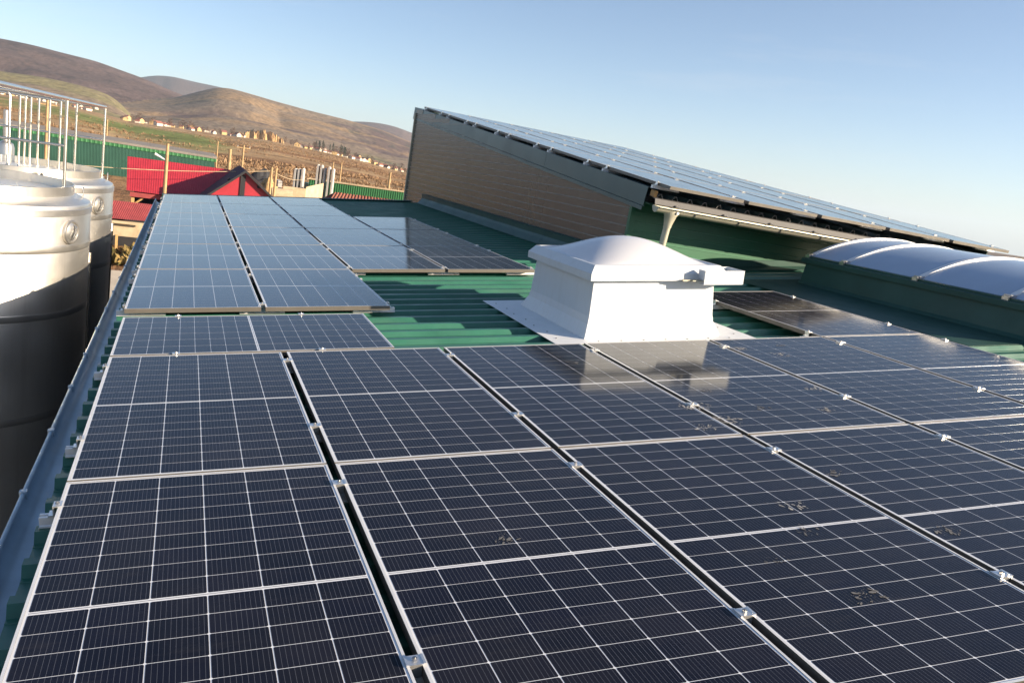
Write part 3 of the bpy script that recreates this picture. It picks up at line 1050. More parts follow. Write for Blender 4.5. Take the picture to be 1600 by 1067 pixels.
# small vent vessel between the tanks
t = thing('vent_vessel', Matrix.Translation((-2.35, 9.2, 0.30)), 'small bright steel vent vessel behind the railing posts', 'vessel')
mb = MB(); mb.lathe([(0.13, -0.4), (0.13, 0.34), (0.11, 0.40), (0.04, 0.44), (0.04, 0.9), (0.0005, 0.91)], 24)
mb.build('body', M_STEEL_BAND, t, angle=35)
mb = MB(); mb.lathe([(0.132, 0.05), (0.145, 0.055), (0.145, 0.085), (0.132, 0.09)], 24)
mb.build('clamp_ring', M_TUBE, t, angle=35)

# ================================================================== terrain
def vnoise(x, y, seed=0):
    xi, yi = np.floor(x).astype(np.int64), np.floor(y).astype(np.int64)
    fx, fy = x - xi, y - yi
    fx, fy = fx * fx * (3 - 2 * fx), fy * fy * (3 - 2 * fy)

    def h(a, b):
        n = (a * 374761393 + b * 668265263 + seed * 1442695040) & 0x7fffffff
        n = ((n ^ (n >> 13)) * 1274126177) & 0x7fffffff
        return ((n ^ (n >> 16)) & 0xffff) / 65535.0
    return (h(xi, yi) * (1 - fx) + h(xi + 1, yi) * fx) * (1 - fy) + (h(xi, yi + 1) * (1 - fx) + h(xi + 1, yi + 1) * fx) * fy


def fbm(x, y, oct=5, seed=0):
    s, a, t = 0.0, 0.5, 0.0
    for k in range(oct):
        s = s + a * vnoise(x * 2 ** k, y * 2 ** k, seed + k)
        t += a
        a *= 0.5
    return s / t


CAMX, CAMY, CAMZ = 0.344, -4.718, 1.365
RIDGES = {   # crest distance, foot distance, [(azimuth, crest elevation in degrees)]
    'A': (4200, 2350, [(-60, 1.0), (-40, 2.4), (-20, 3.3), (-11.38, 3.46), (-9.63, 3.42), (-7.82, 3.25), (-5.94, 3.12), (-4.39, 2.8), (-3.0, 2.55), (-1.57, 2.13), (0.1, 1.77), (2, 1.2), (5, 0.4), (8, -1)]),
    'F': (9000, 6500, [(-180, 0.8), (-60, 0.8), (-12, 1.6), (-3.97, 2.34), (-3.01, 2.67), (-2.42, 2.89), (-1.22, 3.01), (0.02, 2.88), (1.69, 2.82), (3.4, 2.67), (5.59, 2.33), (9, 1.6), (17, 0.6), (22, -1.5), (80, -1.5), (120, 0.8), (180, 0.8)]),
    'B': (3400, 1950, [(-9, 0.2), (-6, 0.75), (-4, 1.05), (-2.7, 1.25), (-1.12, 1.6), (0.07, 2.1), (1.69, 2.78), (2.74, 2.82), (4.26, 2.63), (5.58, 2.45), (8.7, 2.11), (10.51, 1.98), (13.27, 1.63), (15.18, 1.11), (18, 0.5), (25, -0.5)]),
    'C': (6500, 5000, [(4, -1), (8, 1.2), (10.53, 1.85), (12.31, 2.07), (13.68, 2.05), (15.08, 1.81), (18, 1.0), (24, -1.5), (45, -1.5)]),
    'D': (2500, 1750, [(-30, 1.4), (-11.34, 1.59), (-9.22, 1.65), (-7.38, 1.57), (-5.86, 1.39), (-4.89, 1.18), (-4.0, 0.6), (-3.2, -0.5), (0, -1)]),
}
FLOOR = [(-40, .009), (-10.6, .009), (-7.7, .007), (-3.8, -.0008), (0.25, -.0010), (2.4, -.0010), (5.3, .001), (9, -.0025), (11.7, -.0075), (14.5, -.0150), (20, -.018), (30, -.019), (75, -.019), (110, 0)]


def terrain_z(az, r, want=False):
    az = np.asarray(az, float); r = np.asarray(r, float)
    sl = np.interp(az, [a for a, _ in FLOOR], [s for _, s in FLOOR])
    base = GROUND + sl * np.clip(r - 160, 0, np.interp(az, [16, 26, 75, 100], [1700, 20000, 20000, 1700]))
    x, y = r * np.sin(np.radians(az)), r * np.cos(np.radians(az))
    base = base + np.clip((r - 150) / 400, 0, 1) * (fbm(x / 180, y / 180, 4, 5) - 0.5) * 5
    z = base.copy()
    zone = np.zeros_like(z)
    for i, k in enumerate('FCABD'):
        rc, rf, cr = RIDGES[k]
        ga = np.arange(-185, 185.01, 0.1)
        ge_ = np.interp(ga, [a for a, _ in cr], [v for _, v in cr])
        kk = np.exp(-(np.arange(-20, 21) / 7.0) ** 2); kk /= kk.sum()
        e = np.interp(az, ga, np.convolve(np.pad(ge_, 20, mode='edge'), kk, 'valid'))
        zc = CAMZ + rc * np.tan(np.radians(e))
        nz = (fbm(x / 900, y / 900, 5, 20 + i) - 0.5)
        s = np.clip((r - rf) / (rc - rf), 0, 1)
        s = s * s * (3 - 2 * s)
        gully = np.clip(1 - np.abs(fbm(x / 700 + 9, y / 700, 3, 40 + i) - 0.5) * 9, 0, 1) * np.sin(np.pi * np.clip((r - rf) / (rc - rf), 0, 1))
        back = np.clip((r - rc) / (rc * 1.1), 0, 1)
        up = np.maximum(zc - base, 0)
        hz = base + up * (s * (1 - 0.75 * back)) + up * 0.10 * nz * np.sin(np.pi * s) - up * 0.13 * gully
        m = hz > z + 0.3
        z = np.where(m, hz, z)
        zone = np.where(m & (up > 6), i + 1, zone)
    return (z, zone) if want else z


def tz(X, Y):
    dx, dy = X - CAMX, Y - CAMY
    return float(terrain_z(np.array([math.degrees(math.atan2(dx, dy))]), np.array([math.hypot(dx, dy)]))[0])


azs = np.concatenate([np.arange(-180, -24, 4.0), np.arange(-24, -13, 0.5), np.arange(-13, 17, 0.11), np.arange(17, 40, 0.8), np.arange(40, 180, 4.0)])
rr = np.concatenate([[0.5, 8, 20, 35], np.geomspace(50, 1500, 90), np.geomspace(1540, 5200, 110), np.geomspace(5400, 22000, 40)])
AZ, RR = np.meshgrid(azs, rr)
Z, ZONE = terrain_z(AZ, RR, True)
X = CAMX + RR * np.sin(np.radians(AZ)); Y = CAMY + RR * np.cos(np.radians(AZ))
nA, nR = len(azs), len(rr)
verts = np.stack([X.ravel(), Y.ravel(), Z.ravel()], 1)
faces = []
idx = np.arange(nR * nA).reshape(nR, nA)
for k in range(nR - 1):
    a, b = idx[k], idx[k + 1]
    a2, b2 = np.roll(a, -1), np.roll(b, -1)
    faces.append(np.stack([a, b, b2, a2], 1)[:, ::-1])
faces = np.concatenate(faces)
me = bpy.data.meshes.new('terrain')
me.from_pydata(verts.tolist(), [], faces.tolist())
me.polygons.foreach_set('use_smooth', [True] * len(me.polygons))
# ground cover colour: fields, dry grass, scrub, woods, pasture
C_TAN = np.array([0.345, 0.238, 0.140]); C_GRN = np.array([0.165, 0.195, 0.070]); C_RUST = np.array([0.235, 0.135, 0.075])
C_WOOD = np.array([0.096, 0.068, 0.065]); C_HILL = np.array([0.195, 0.150, 0.112]); C_MEAD = np.array([0.185, 0.165, 0.088]); C_PINE = np.array([0.030, 0.034, 0.028])
xs, ys = X, Y
n1 = fbm(xs / 260, ys / 110, 5, 2); n2 = fbm(xs / 60 + 3, ys / 45, 4, 3); n3 = fbm(xs / 420 + 7, ys / 420, 5, 4)


def lerp(c, d, t):
    t = np.clip(t, 0, 1)[..., None]
    return c * (1 - t) + d * t


col = np.broadcast_to(C_TAN, X.shape + (3,)).copy()
col = lerp(col, C_RUST, (n2 - 0.48) * 6)
grn = np.exp(-((np.log(RR) - np.log(480 - 22 * AZ.clip(-12, 4))) / 0.40) ** 2) * np.clip((3.5 - AZ) / 3, 0, 1)
grn2 = np.exp(-((np.log(RR) - np.log(1000)) / 0.10) ** 2) * np.clip((AZ - 2) / 2, 0, 1) * 0.8
col = lerp(col, C_GRN, np.clip((grn + grn2) * 1.5 + (n1 - 0.5) * 1.2 * (grn + grn2 > 0.1), 0, 1))
col = lerp(col, C_TAN * 1.12, np.clip((n1 - 0.60) * 9, 0, 1) * (RR > 700) * (RR < 1900))
woodA = (ZONE == 3)
col = np.where(woodA[..., None], lerp(lerp(np.broadcast_to(C_WOOD, col.shape), C_WOOD * 1.35, (n3 - 0.45) * 4), C_WOOD * 0.62, (fbm(xs / 60, ys / 60, 4, 51) - 0.5) * 5), col)
col = np.where((ZONE == 3)[..., None] & (RR < 2750)[..., None], lerp(col, C_PINE, (n2 - 0.42) * 8), col)
hb = lerp(np.broadcast_to(C_HILL, col.shape), C_WOOD * 1.15, (n3 - 0.52) * 9)
hb = lerp(hb, C_TAN * 0.72, (n1 - 0.58) * 7)
hb = lerp(hb, C_MEAD, np.clip((fbm(xs / 500, ys / 300, 3, 9) - 0.62) * 9, 0, 1) * (RR < 2700))
shr = np.clip((fbm(xs / 38 + 5, ys / 38, 4, 31) - 0.60) * 12, 0, 1) * np.clip((fbm(xs / 330, ys / 330, 3, 33) - 0.42) * 6, 0, 1)
hb = lerp(hb, C_PINE * 1.8, shr * 0.75)
strip = np.clip((fbm(xs / 700 + ys / 160, ys / 90 - xs / 500, 3, 35) - 0.60) * 14, 0, 1)
hb = lerp(hb, C_TAN * 0.75, strip * 0.7)
col = np.where((ZONE == 4)[..., None], hb, col)
col = np.where((ZONE == 5)[..., None], lerp(np.broadcast_to(C_MEAD, col.shape), C_HILL, (n1 - 0.5) * 5), col)
col = np.where((ZONE == 1)[..., None], C_WOOD * 0.95, col)
col = np.where((ZONE == 2)[..., None], C_WOOD * 1.2, col)
at_ = me.color_attributes.new('cover', 'FLOAT_COLOR', 'POINT')
rgba = np.concatenate([col.reshape(-1, 3), np.ones((nR * nA, 1))], 1).astype(np.float32)
at_.data.foreach_set('color', rgba.ravel())
m = bpy.data.materials.new('countryside')
m.use_nodes = True
nt = m.node_tree; N = nt.nodes; Lk = nt.links
p = N['Principled BSDF']; p.inputs['Roughness'].default_value = 0.95; p.inputs['Specular IOR Level'].default_value = 0.1
ca = N.new('ShaderNodeVertexColor'); ca.layer_name = 'cover'
ge = N.new('ShaderNodeNewGeometry')
mp = N.new('ShaderNodeVectorMath'); mp.operation = 'MULTIPLY'; mp.inputs[1].default_value = (0.06, 0.03, 0.05)
Lk.new(ge.outputs['Position'], mp.inputs[0])
nz = N.new('ShaderNodeTexNoise'); nz.inputs['Scale'].default_value = 1.0; nz.inputs['Detail'].default_value = 9; nz.inputs['Roughness'].default_value = 0.72
Lk.new(mp.outputs[0], nz.inputs['Vector'])
rp = N.new('ShaderNodeValToRGB')
rp.color_ramp.elements[0].position = 0.32; rp.color_ramp.elements[0].color = (0.45, 0.43, 0.42, 1)
rp.color_ramp.elements[1].position = 0.68; rp.color_ramp.elements[1].color = (1.45, 1.42, 1.35, 1)
Lk.new(nz.outputs['Fac'], rp.inputs[0])
mx = N.new('ShaderNodeMixRGB'); mx.blend_type = 'MULTIPLY'; mx.inputs[0].default_value = 1.0
Lk.new(ca.outputs[0], mx.inputs[1]); Lk.new(rp.outputs[0], mx.inputs[2])
Lk.new(mx.outputs[0], p.inputs['Base Color'])
bp = N.new('ShaderNodeBump'); bp.inputs['Strength'].default_value = 0.6; bp.inputs['Distance'].default_value = 3.0
Lk.new(nz.outputs['Fac'], bp.inputs['Height']); Lk.new(bp.outputs[0], p.inputs['Normal'])
me.materials.append(m)
ter = link('terrain', me)
tag(ter, kind='structure')

M_CONC = mat('pale concrete', (0.50, 0.43, 0.34), 0.85, 0, var=0.16, vscale=0.5, bump=0.15, bscale=6)
mb = MB(); mb.poly([(-60, -60, GROUND + 0.004), (40, -60, GROUND + 0.004), (40, 34.5, GROUND + 0.004), (-60, 31.5, GROUND + 0.004)])
tag(mb.build('yard', M_CONC), kind='structure')

# ================================================================== sheds and yard things behind the roof
M_RED = mat('red coated sheet', (0.36, 0.028, 0.042), 0.45, 0, var=0.12, vscale=1.2)
M_ROOF_SHADE = mat('shade darkened roof sheet', (0.07, 0.028, 0.035), 0.6, 0, var=0.15, vscale=1.0)  # gable shed roof: shade of its slope put into the dark base colour
M_RED2 = mat('faded red sheet', (0.30, 0.055, 0.055), 0.6, 0, var=0.2, vscale=1.5)
M_GRN_SHED = mat('green shed sheet', (0.026, 0.088, 0.064), 0.5, 0, var=0.12, vscale=0.6)
M_GRN_LT = mat('light green sheet', (0.035, 0.155, 0.058), 0.5, 0, var=0.12, vscale=0.6)
M_GREY_ROOF = mat('grey roof sheet', (0.20, 0.18, 0.16), 0.7, 0, var=0.15, vscale=0.5)
M_TIMBER = mat('pale timber', (0.46, 0.29, 0.12), 0.8, 0, var=0.2, vscale=3)
M_POLE = mat('weathered pole', (0.40, 0.27, 0.14), 0.85, 0, var=0.25, vscale=3)
M_CREAM = mat('cream plaster', (0.52, 0.42, 0.28), 0.9, 0, color2=(0.36, 0.27, 0.17), vscale=1.6)
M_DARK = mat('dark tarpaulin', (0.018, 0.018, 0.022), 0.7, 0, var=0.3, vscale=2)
M_TILE = mat('brown clay tile', (0.25, 0.095, 0.065), 0.8, 0, var=0.25, vscale=4)
M_PRECAST = mat('grey precast concrete', (0.42, 0.40, 0.38), 0.85, 0, var=0.12, vscale=1.5)
M_SAND = mat('sandy heap', (0.46, 0.29, 0.13), 0.95, 0, var=0.3, vscale=1.5, bump=0.4, bscale=5)
M_HOUSE_W = mat('house plaster', (0.62, 0.54, 0.45), 0.9, 0, var=0.1, vscale=0.2)
M_HOUSE_Y = mat('ochre plaster', (0.52, 0.36, 0.17), 0.9, 0, var=0.12, vscale=0.2)
M_ROOF_R = mat('red roof tile', (0.24, 0.095, 0.07), 0.85, 0, var=0.2, vscale=0.3)
M_ROOF_B = mat('brown roof tile', (0.13, 0.075, 0.055), 0.85, 0, var=0.2, vscale=0.3)
M_WINDOW = mat('window glass', (0.03, 0.035, 0.04), 0.1, 0, var=0.1)


def ribbed_quad(mb, p00, p10, p11, p01, n, depth, mi=0):
    """a sheet from bottom edge p00-p10 to top edge p01-p11 with n ribs running bottom to top"""
    p00, p10, p11, p01 = map(Vector, (p00, p10, p11, p01))
    nn = (p10 - p00).cross(p01 - p00).normalized()
    bot, top = [], []
    for k in range(n):
        for f, d in ((0.0, 0), (0.52, 0), (0.62, depth), (0.90, depth)):
            t = (k + f) / n
            bot.append(p00.lerp(p10, t) + nn * d)
            top.append(p01.lerp(p11, t) + nn * d)
    bot.append(p10); top.append(p11)
    mb.rings([bot, top], closed=False, mi=mi)


def T0(x, y, z=GROUND):
    return Matrix.Translation((x, y, z))


def local(mb, o):
    inv = o.matrix_world.inverted()
    mb.v = [tuple(inv @ Vector(p)) for p in mb.v]
    return mb


def part(t, name, mb, m, parent=None, angle=None):
    local(mb, t)
    return mb.build(name, m, parent or t, angle=angle)


# long green hall
t = thing('green_hall', T0(-9, 98), 'long dark green corrugated hall behind the red barn', 'building')
mb = MB(); ribbed_quad(mb, (-26, 94.2, GROUND), (3.9, 95.4, GROUND), (3.6, 95.4, -2.05), (-26, 94.2, -1.35), 190, 0.03)
part(t, 'wall', mb, M_GRN_SHED)
mb = MB(); mb.rings([[Vector((-26.2, 94.05, -1.36)), Vector((-26.2, 94.05, -1.10)), Vector((-26.2, 98, -0.72)), Vector((-26.2, 98, -0.9))],
                     [Vector((3.9, 95.25, -2.05)), Vector((3.9, 95.25, -1.80)), Vector((3.6, 98.4, -1.50)), Vector((3.6, 98.4, -1.65))]])
part(t, 'roof', mb, M_GREY_ROOF)
mb = MB(); ribbed_quad(mb, (-26, 94.12, -1.75), (3.86, 95.32, -2.42), (3.85, 95.31, -2.05), (-26, 94.11, -1.36), 60, 0.03)
part(t, 'eave_band', mb, M_GRN_LT)
mb = MB(); mb.box(-25.8, 3.5, 95.6, 97.8, GROUND, -1.9)
part(t, 'wall', mb, M_GRN_SHED)

# red barn: roof slope towards the camera, timber posts under the eave
t = thing('red_barn', T0(0, 56), 'bright red sheet roofed barn on open timber posts', 'barn')
mb = MB(); ribbed_quad(mb, (-3.42, 53.8, -3.55), (3.2, 53.8, -3.62), (3.6, 57.6, -1.42), (-3.72, 57.6, -1.42), 44, 0.012)
part(t, 'roof', mb, M_RED)
mb = MB(); ribbed_quad(mb, (3.6, 61.2, -3.4), (-3.8, 61.2, -3.4), (-3.72, 57.62, -1.43), (3.6, 57.62, -1.43), 30, 0.03)
part(t, 'roof', mb, M_RED)
mb = MB(); mb.box(-3.2, -0.7, 53.95, 54.05, -3.95, -3.62)
part(t, 'eave_board', mb, M_RED2)
for x in (-3.1, -0.6, 1.8):
    mb = MB(); mb.box(x, x + 0.2, 54.1, 54.3, GROUND, -3.70)
    po = part(t, 'post', mb, M_TIMBER)
    mb = MB(); mb.tube([(x + 0.15, 54.2, -4.5), (x + 1.0, 54.2, -3.8)], 0.07, 6)
    part(t, 'brace', mb, M_TIMBER, po)
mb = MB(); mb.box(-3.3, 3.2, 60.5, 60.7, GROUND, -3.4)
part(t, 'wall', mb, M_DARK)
# gabled red shed in front of it
t = thing('red_gable_shed', T0(4.2, 54), 'red shed with pointed gable end and shaded left roof slope', 'shed')
gx, gz = 4.26, -1.02
mb = MB()
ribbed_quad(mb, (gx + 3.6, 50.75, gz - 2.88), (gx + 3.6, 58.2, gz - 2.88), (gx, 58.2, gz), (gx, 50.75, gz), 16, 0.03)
part(t, 'roof', mb, M_ROOF_SHADE)
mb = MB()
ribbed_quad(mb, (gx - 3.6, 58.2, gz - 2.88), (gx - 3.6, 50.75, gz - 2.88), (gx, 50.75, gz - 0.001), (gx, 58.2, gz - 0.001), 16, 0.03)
part(t, 'roof', mb, M_ROOF_SHADE)
mb = MB()
mb.rings([[Vector((gx - 3.4, y, GROUND)), Vector((gx + 3.4, y, GROUND)), Vector((gx + 3.4, y, gz - 2.85)), Vector((gx, y, gz - 0.12)), Vector((gx - 3.4, y, gz - 2.85))] for y in (51.0, 51.12)])
gw = part(t, 'gable_wall', mb, M_RED)
for s in (-1, 1):
    mb = MB()
    mb.rings([[Vector((gx, y, gz + 0.02)), Vector((gx + s * 3.6, y, gz - 2.86)), Vector((gx + s * 3.6, y, gz - 3.04)), Vector((gx, y, gz - 0.16))] for y in (50.70, 50.76)])
    part(t, 'barge_board', mb, M_DARK)
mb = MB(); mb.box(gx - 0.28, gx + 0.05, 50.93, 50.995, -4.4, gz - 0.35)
part(t, 'shadow_strip', mb, M_DARK, gw)  # a pole's shadow down the gable, modelled as a thin dark strip
for dx, dz in ((-1.05, -0.75), (0.95, -1.0)):
    mb = MB(); mb.tube([(gx + dx, 50.95, gz + dz), (gx + dx, 50.995, gz + dz)], 0.11, 10)
    part(t, 'vent_hole', mb, M_DARK, gw)

# small lean-to with faded red roof and cream wall
t = thing('lean_to', T0(-3, 40), 'low lean-to with faded red roof above a cream wall', 'shed')
mb = MB(); ribbed_quad(mb, (-6.2, 38.9, -3.92), (-1.35, 39.15, -3.80), (-1.0, 41.2, -3.10), (-6.2, 41.0, -3.12), 48, 0.014)
part(t, 'roof', mb, M_RED2)
mb = MB(); mb.box(-6.1, -1.5, 39.3, 39.4, -4.75, -3.95)
part(t, 'wall', mb, M_CREAM)
mb = MB(); mb.box(-6.1, -1.5, 38.92, 39.0, -4.02, -3.93)
part(t, 'eave_beam', mb, M_CREAM)
for x in (-6.0, -4.4, -2.9, -1.6):
    mb = MB(); mb.box(x, x + 0.12, 39.25, 39.36, GROUND, -4.70)
    part(t, 'post', mb, M_TIMBER)
mb = MB(); mb.box(-6.1, -1.5, 40.9, 41.0, GROUND, -3.2)
part(t, 'wall', mb, M_DARK)

# green wall right, brown tiled roof in front of it
t = thing('green_shed', T0(18, 75), 'bright green corrugated shed beside the upper hall corner', 'shed')
mb = MB(); ribbed_quad(mb, (12.1, 74.4, GROUND), (24.5, 72.0, GROUND), (24.5, 72.0, -2.05), (12.1, 74.4, -2.08), 56, 0.045)
part(t, 'wall', mb, M_GRN_LT)
mb = MB(); mb.rings([[Vector((x, y0, z)), Vector((x, y0 + 0.25, z)), Vector((x, y0 + 0.25, z + 0.14)), Vector((x, y0, z + 0.14))] for x, y0, z in ((12.0, 74.3, -2.07), (24.6, 71.9, -2.04))])
part(t, 'cap_rail', mb, M_CREAM)
mb = MB(); mb.box(12.3, 24.3, 75, 79, GROUND, -2.6)
part(t, 'wall', mb, M_GRN_SHED)
t = thing('tiled_house', T0(14, 55), 'low house with brown tiled hip roof behind the roof edge', 'house')
mb = MB(); ribbed_quad(mb, (9.9, 51.6, -3.3), (20.2, 51.0, -3.3), (19.2, 54.0, -1.92), (11.2, 54.3, -1.92), 34, 0.06)
part(t, 'roof', mb, M_TILE)
mb = MB(); ribbed_quad(mb, (9.7, 57.0, -3.3), (9.9, 51.6, -3.3), (11.2, 54.3, -1.92), (11.2, 54.32, -1.92), 18, 0.06)
part(t, 'roof', mb, M_TILE)
mb = MB(); ribbed_quad(mb, (20.2, 57, -3.3), (9.7, 57.0, -3.3), (11.2, 54.31, -1.93), (19.2, 54.01, -1.93), 30, 0.06)
part(t, 'roof', mb, M_TILE)
mb = MB(); mb.box(10.2, 20, 52.0, 56.6, GROUND, -3.3)
part(t, 'wall', mb, M_CREAM)

# upright precast slabs on a pale base
def slab_stack(x, y, n, label, h):
    t = thing('precast_slabs', T0(x, y, GROUND), label, 'concrete slabs', 'upright precast slabs in the yard')
    rs = random.Random(int(x * 10))
    for k in range(n):
        mb = MB()
        w, d = 0.95, 0.16
        ox, oy = k * 0.34 + rs.uniform(-0.03, 0.03), rs.uniform(-0.1, 0.1) - k * 0.15
        hh = h + rs.uniform(-0.15, 0.15)
        pts = [(0, 0), (d, 0), (d, hh - 0.10), (d * 0.5, hh), (0, hh - 0.12)]
        a = R(-18)
        q = Matrix.Translation((ox, oy, 0)) @ Matrix.Rotation(a, 4, 'Z')
        mb.rings([[q @ Vector((px, yy, pz)) for px, pz in pts] for yy in (0, w)])
        mb.build('slab', M_PRECAST, t)
    return t


slab_stack(9.9, 69.5, 3, 'left group of upright grey precast concrete slabs', 4.55)
slab_stack(12.0, 69.9, 5, 'right group of upright grey precast concrete slabs', 4.95)
t = thing('concrete_bin', T0(10.2, 66), 'pale concrete bin below the upright slabs', 'bin')
mb = MB(); mb.box(8.6, 10.6, 65.6, 65.85, GROUND, -2.55)
part(t, 'wall', mb, M_CREAM)
mb = MB(); mb.rings([[Vector((10.6, 65.6, GROUND)), Vector((10.6, 65.6, -2.4)), Vector((10.6, 65.85, -2.4)), Vector((10.6, 65.85, GROUND))],
                     [Vector((12.6, 68.6, GROUND)), Vector((12.6, 68.6, -2.0)), Vector((12.6, 68.85, -2.0)), Vector((12.6, 68.85, GROUND))]])
part(t, 'wall', mb, M_CREAM)
mb = MB(); mb.box(8.2, 8.55, 66.2, 68.6, GROUND, -2.2)
part(t, 'grey_gate', mb, M_PRECAST)


def heap(name, x, y, rx, ry, h, m, label, seed):
    g = 26
    vs, fs = [], []
    for j in range(g + 1):
        for i in range(g + 1):
            a, b = -1 + 2 * i / g, -1 + 2 * j / g
            d = math.sqrt(a * a + b * b)
            nn = float(fbm(np.array([a * 2.3 + seed]), np.array([b * 2.3]), 4, seed)[0])
            vs.append((a * rx, b * ry, max(0, (1 - d) * h * (0.55 + 0.9 * nn)) - 0.05))
    for j in range(g):
        for i in range(g):
            k = j * (g + 1) + i
            fs.append((k, k + 1, k + g + 2, k + g + 1))
    mb = MB(); mb.add(vs, fs)
    o = mb.build(name, m)
    o.location = (x, y, GROUND)
    return tag(o, label, 'heap')


heap('dark_heap', 8.0, 79, 4.2, 3.0, 3.9, M_DARK, 'black tarpaulin covered heap right of the red gable', 3)
heap('sand_heap', 7.4, 66, 1.8, 1.8, 4.6, M_SAND, 'tan sand heap beside the red gable shed', 5)
heap('scrap_heap', -4.6, 46, 1.6, 1.2, 2.6, M_PRECAST, 'pale scrap heap in the shade of the red barn', 8)
t = thing('yellow_tank', T0(8.0, 61.5), 'cream yellow cylindrical tank beside a timber pole', 'tank')
mb = MB(); mb.tube([(7.2, 61.5, -3.1), (8.9, 61.5, -3.1)], 0.55, 20)
part(t, 'body', mb, M_CREAM, angle=40)
mb = MB(); mb.box(7.5, 7.7, 61.2, 61.8, GROUND, -3.5); mb.box(8.4, 8.6, 61.2, 61.8, GROUND, -3.5)
part(t, 'cradle', mb, M_TIMBER)


def pole(x, y, top, label, arm=False, r=0.11, lamp=False):
    t = thing('utility_pole', T0(x, y, tz(x, y) if y > 110 else GROUND), label, 'pole', 'poles in and behind the yard')
    base = t.location.z
    mb = MB(); mb.tube([(0, 0, 0), (0, 0, top - base)], [r * 1.25, r * 0.85], 8)
    mb.build('shaft', M_POLE, t, angle=40)
    if arm:
        mb = MB(); mb.box(-0.7, 0.7, -0.05, 0.05, top - base - 0.35, top - base - 0.24)
        ar = mb.build('crossarm', M_POLE, t)
        for sx in (-0.6, 0.6):
            mb = MB(); mb.lathe([(0.04, 0), (0.06, 0.06), (0.035, 0.12), (0.0005, 0.14)], 8, sx, 0)
            mb.v = [(a, b, c + top - base - 0.235) for a, b, c in mb.v]
            mb.build('insulator', M_PRECAST, ar)
    if lamp:
        mb = MB(); mb.tube([(0, 0, top - base - 1.1), (-0.75, 0, top - base - 0.75)], [0.03, 0.09], 8)
        mb.build('lamp_arm', M_WHITE, t)
    return t


pole(-0.85, 50.3, 0.05, 'tall timber pole in front of the red barn roof', lamp=True)
pole(4.1, 70.2, -0.15, 'short timber pole left of the red gable tip', r=0.16)
pole(5.9, 80.1, 0.25, 'timber pole with crossarm behind the red gable tip', True)
pole(6.4, 55.0, -0.7, 'timber pole at the right edge of the red gable shed', r=0.10)
pole(6.75, 55.2, -0.75, 'second timber pole at the right edge of the red gable shed', r=0.10)
pole(22.3, 82.6, -0.5, 'pale pole standing behind the bright green shed', r=0.14)
pole(-10.3, 114.8, 0.6, 'thin pole behind the long green hall seen past the rear railing')
pole(-10.2, 64.5, 1.7, 'tall pole seen between the railing posts', True)
pole(5.6, 145.2, -0.6, 'thin pole in the scrub behind the green hall end')
pole(22.4, 113.2, -0.7, 'thin pole in the scrub above the bright green shed')
pole(21.2, 113.4, -0.8, 'slender pole left of its twin above the bright green shed')
for i, (x, y, z0, x2, y2, z2, lb) in enumerate([(-25, 47, -1.2, 6.4, 55.0, -1.0, 'thin pale cable crossing the red barn roof'),
                                                (6.4, 55.0, -0.95, 12.2, 74.2, -1.9, 'thin cable from the timber pole to the green shed')]):
    mb = MB()
    n = 24
    mb.tube([(x + (x2 - x) * k / n, y + (y2 - y) * k / n, z0 + (z2 - z0) * k / n - 1.1 * 4 * (k / n) * (1 - k / n) * (1 - i * 0.6)) for k in range(n + 1)], 0.022, 5)
    tag(mb.build('overhead_cable', M_CREAM), lb, 'cable')

# ================================================================== dry vegetation
M_SCRUB = mat('bare rusty scrub', (0.24, 0.145, 0.08), 0.9, 0, color2=(0.33, 0.215, 0.12), vscale=0.25, coords='Object')
M_WEED = mat('dry weeds', (0.26, 0.15, 0.05), 0.9, 0, color2=(0.10, 0.11, 0.03), vscale=2.0, coords='Object')


def tufts(name, spots, m, label, cat):
    rs = random.Random(21)
    V, F = [], []
    for (x, y, z, s, n) in spots:
        for _ in range(n):
            a, e = rs.uniform(0, 6.283), rs.uniform(0.15, 1.45)
            d = s * rs.uniform(0.3, 1.0)
            bx, by, bz = x + rs.uniform(-.5, .5) * s, y + rs.uniform(-.5, .5) * s, z + rs.uniform(0, 0.45) * s
            tx, ty, tz_ = bx + d * math.cos(a) * math.cos(e), by + d * math.sin(a) * math.cos(e), bz + d * math.sin(e)
            w = s * rs.uniform(0.06, 0.20)
            ox, oy = -math.sin(a) * w, math.cos(a) * w
            k = len(V)
            V += [(bx - ox, by - oy, bz), (bx + ox, by + oy, bz + w * rs.uniform(-.5, .5)), (tx + ox * .4, ty + oy * .4, tz_), (tx - ox, ty - oy, tz_ - w)]
            F.append((k, k + 1, k + 2, k + 3))
    me = bpy.data.meshes.new(name)
    me.from_pydata(V, [], F)
    me.materials.append(m)
    o = link(name, me)
    return tag(o, label, cat, kind='stuff')


rs = random.Random(5)
cand = []
while len(cand) < 14000:
    az, r = rs.uniform(-14, 19), math.exp(rs.uniform(math.log(105), math.log(900)))
    cand.append((az, r))
ca_ = np.array(cand)
cx_, cy_ = CAMX + ca_[:, 1] * np.sin(np.radians(ca_[:, 0])), CAMY + ca_[:, 1] * np.cos(np.radians(ca_[:, 0]))
den = fbm(cx_ / 55, cy_ / 26, 4, 77)
greenish = np.exp(-((np.log(ca_[:, 1]) - np.log(480 - 22 * ca_[:, 0].clip(-12, 4))) / 0.34) ** 2) * np.clip((3.5 - ca_[:, 0]) / 3, 0, 1)
zz = terrain_z(ca_[:, 0], ca_[:, 1])
spots = []
for i in range(len(cand)):
    if den[i] > 0.45 + 0.25 * greenish[i]:
        s = rs.uniform(0.35, 1.0) * (1.0 if ca_[i, 1] > 170 else 0.7)
        spots.append((cx_[i], cy_[i], zz[i] - 0.1, s, 12))
tufts('scrub', spots, M_SCRUB, 'rusty bare scrub covering the valley floor', 'scrub')
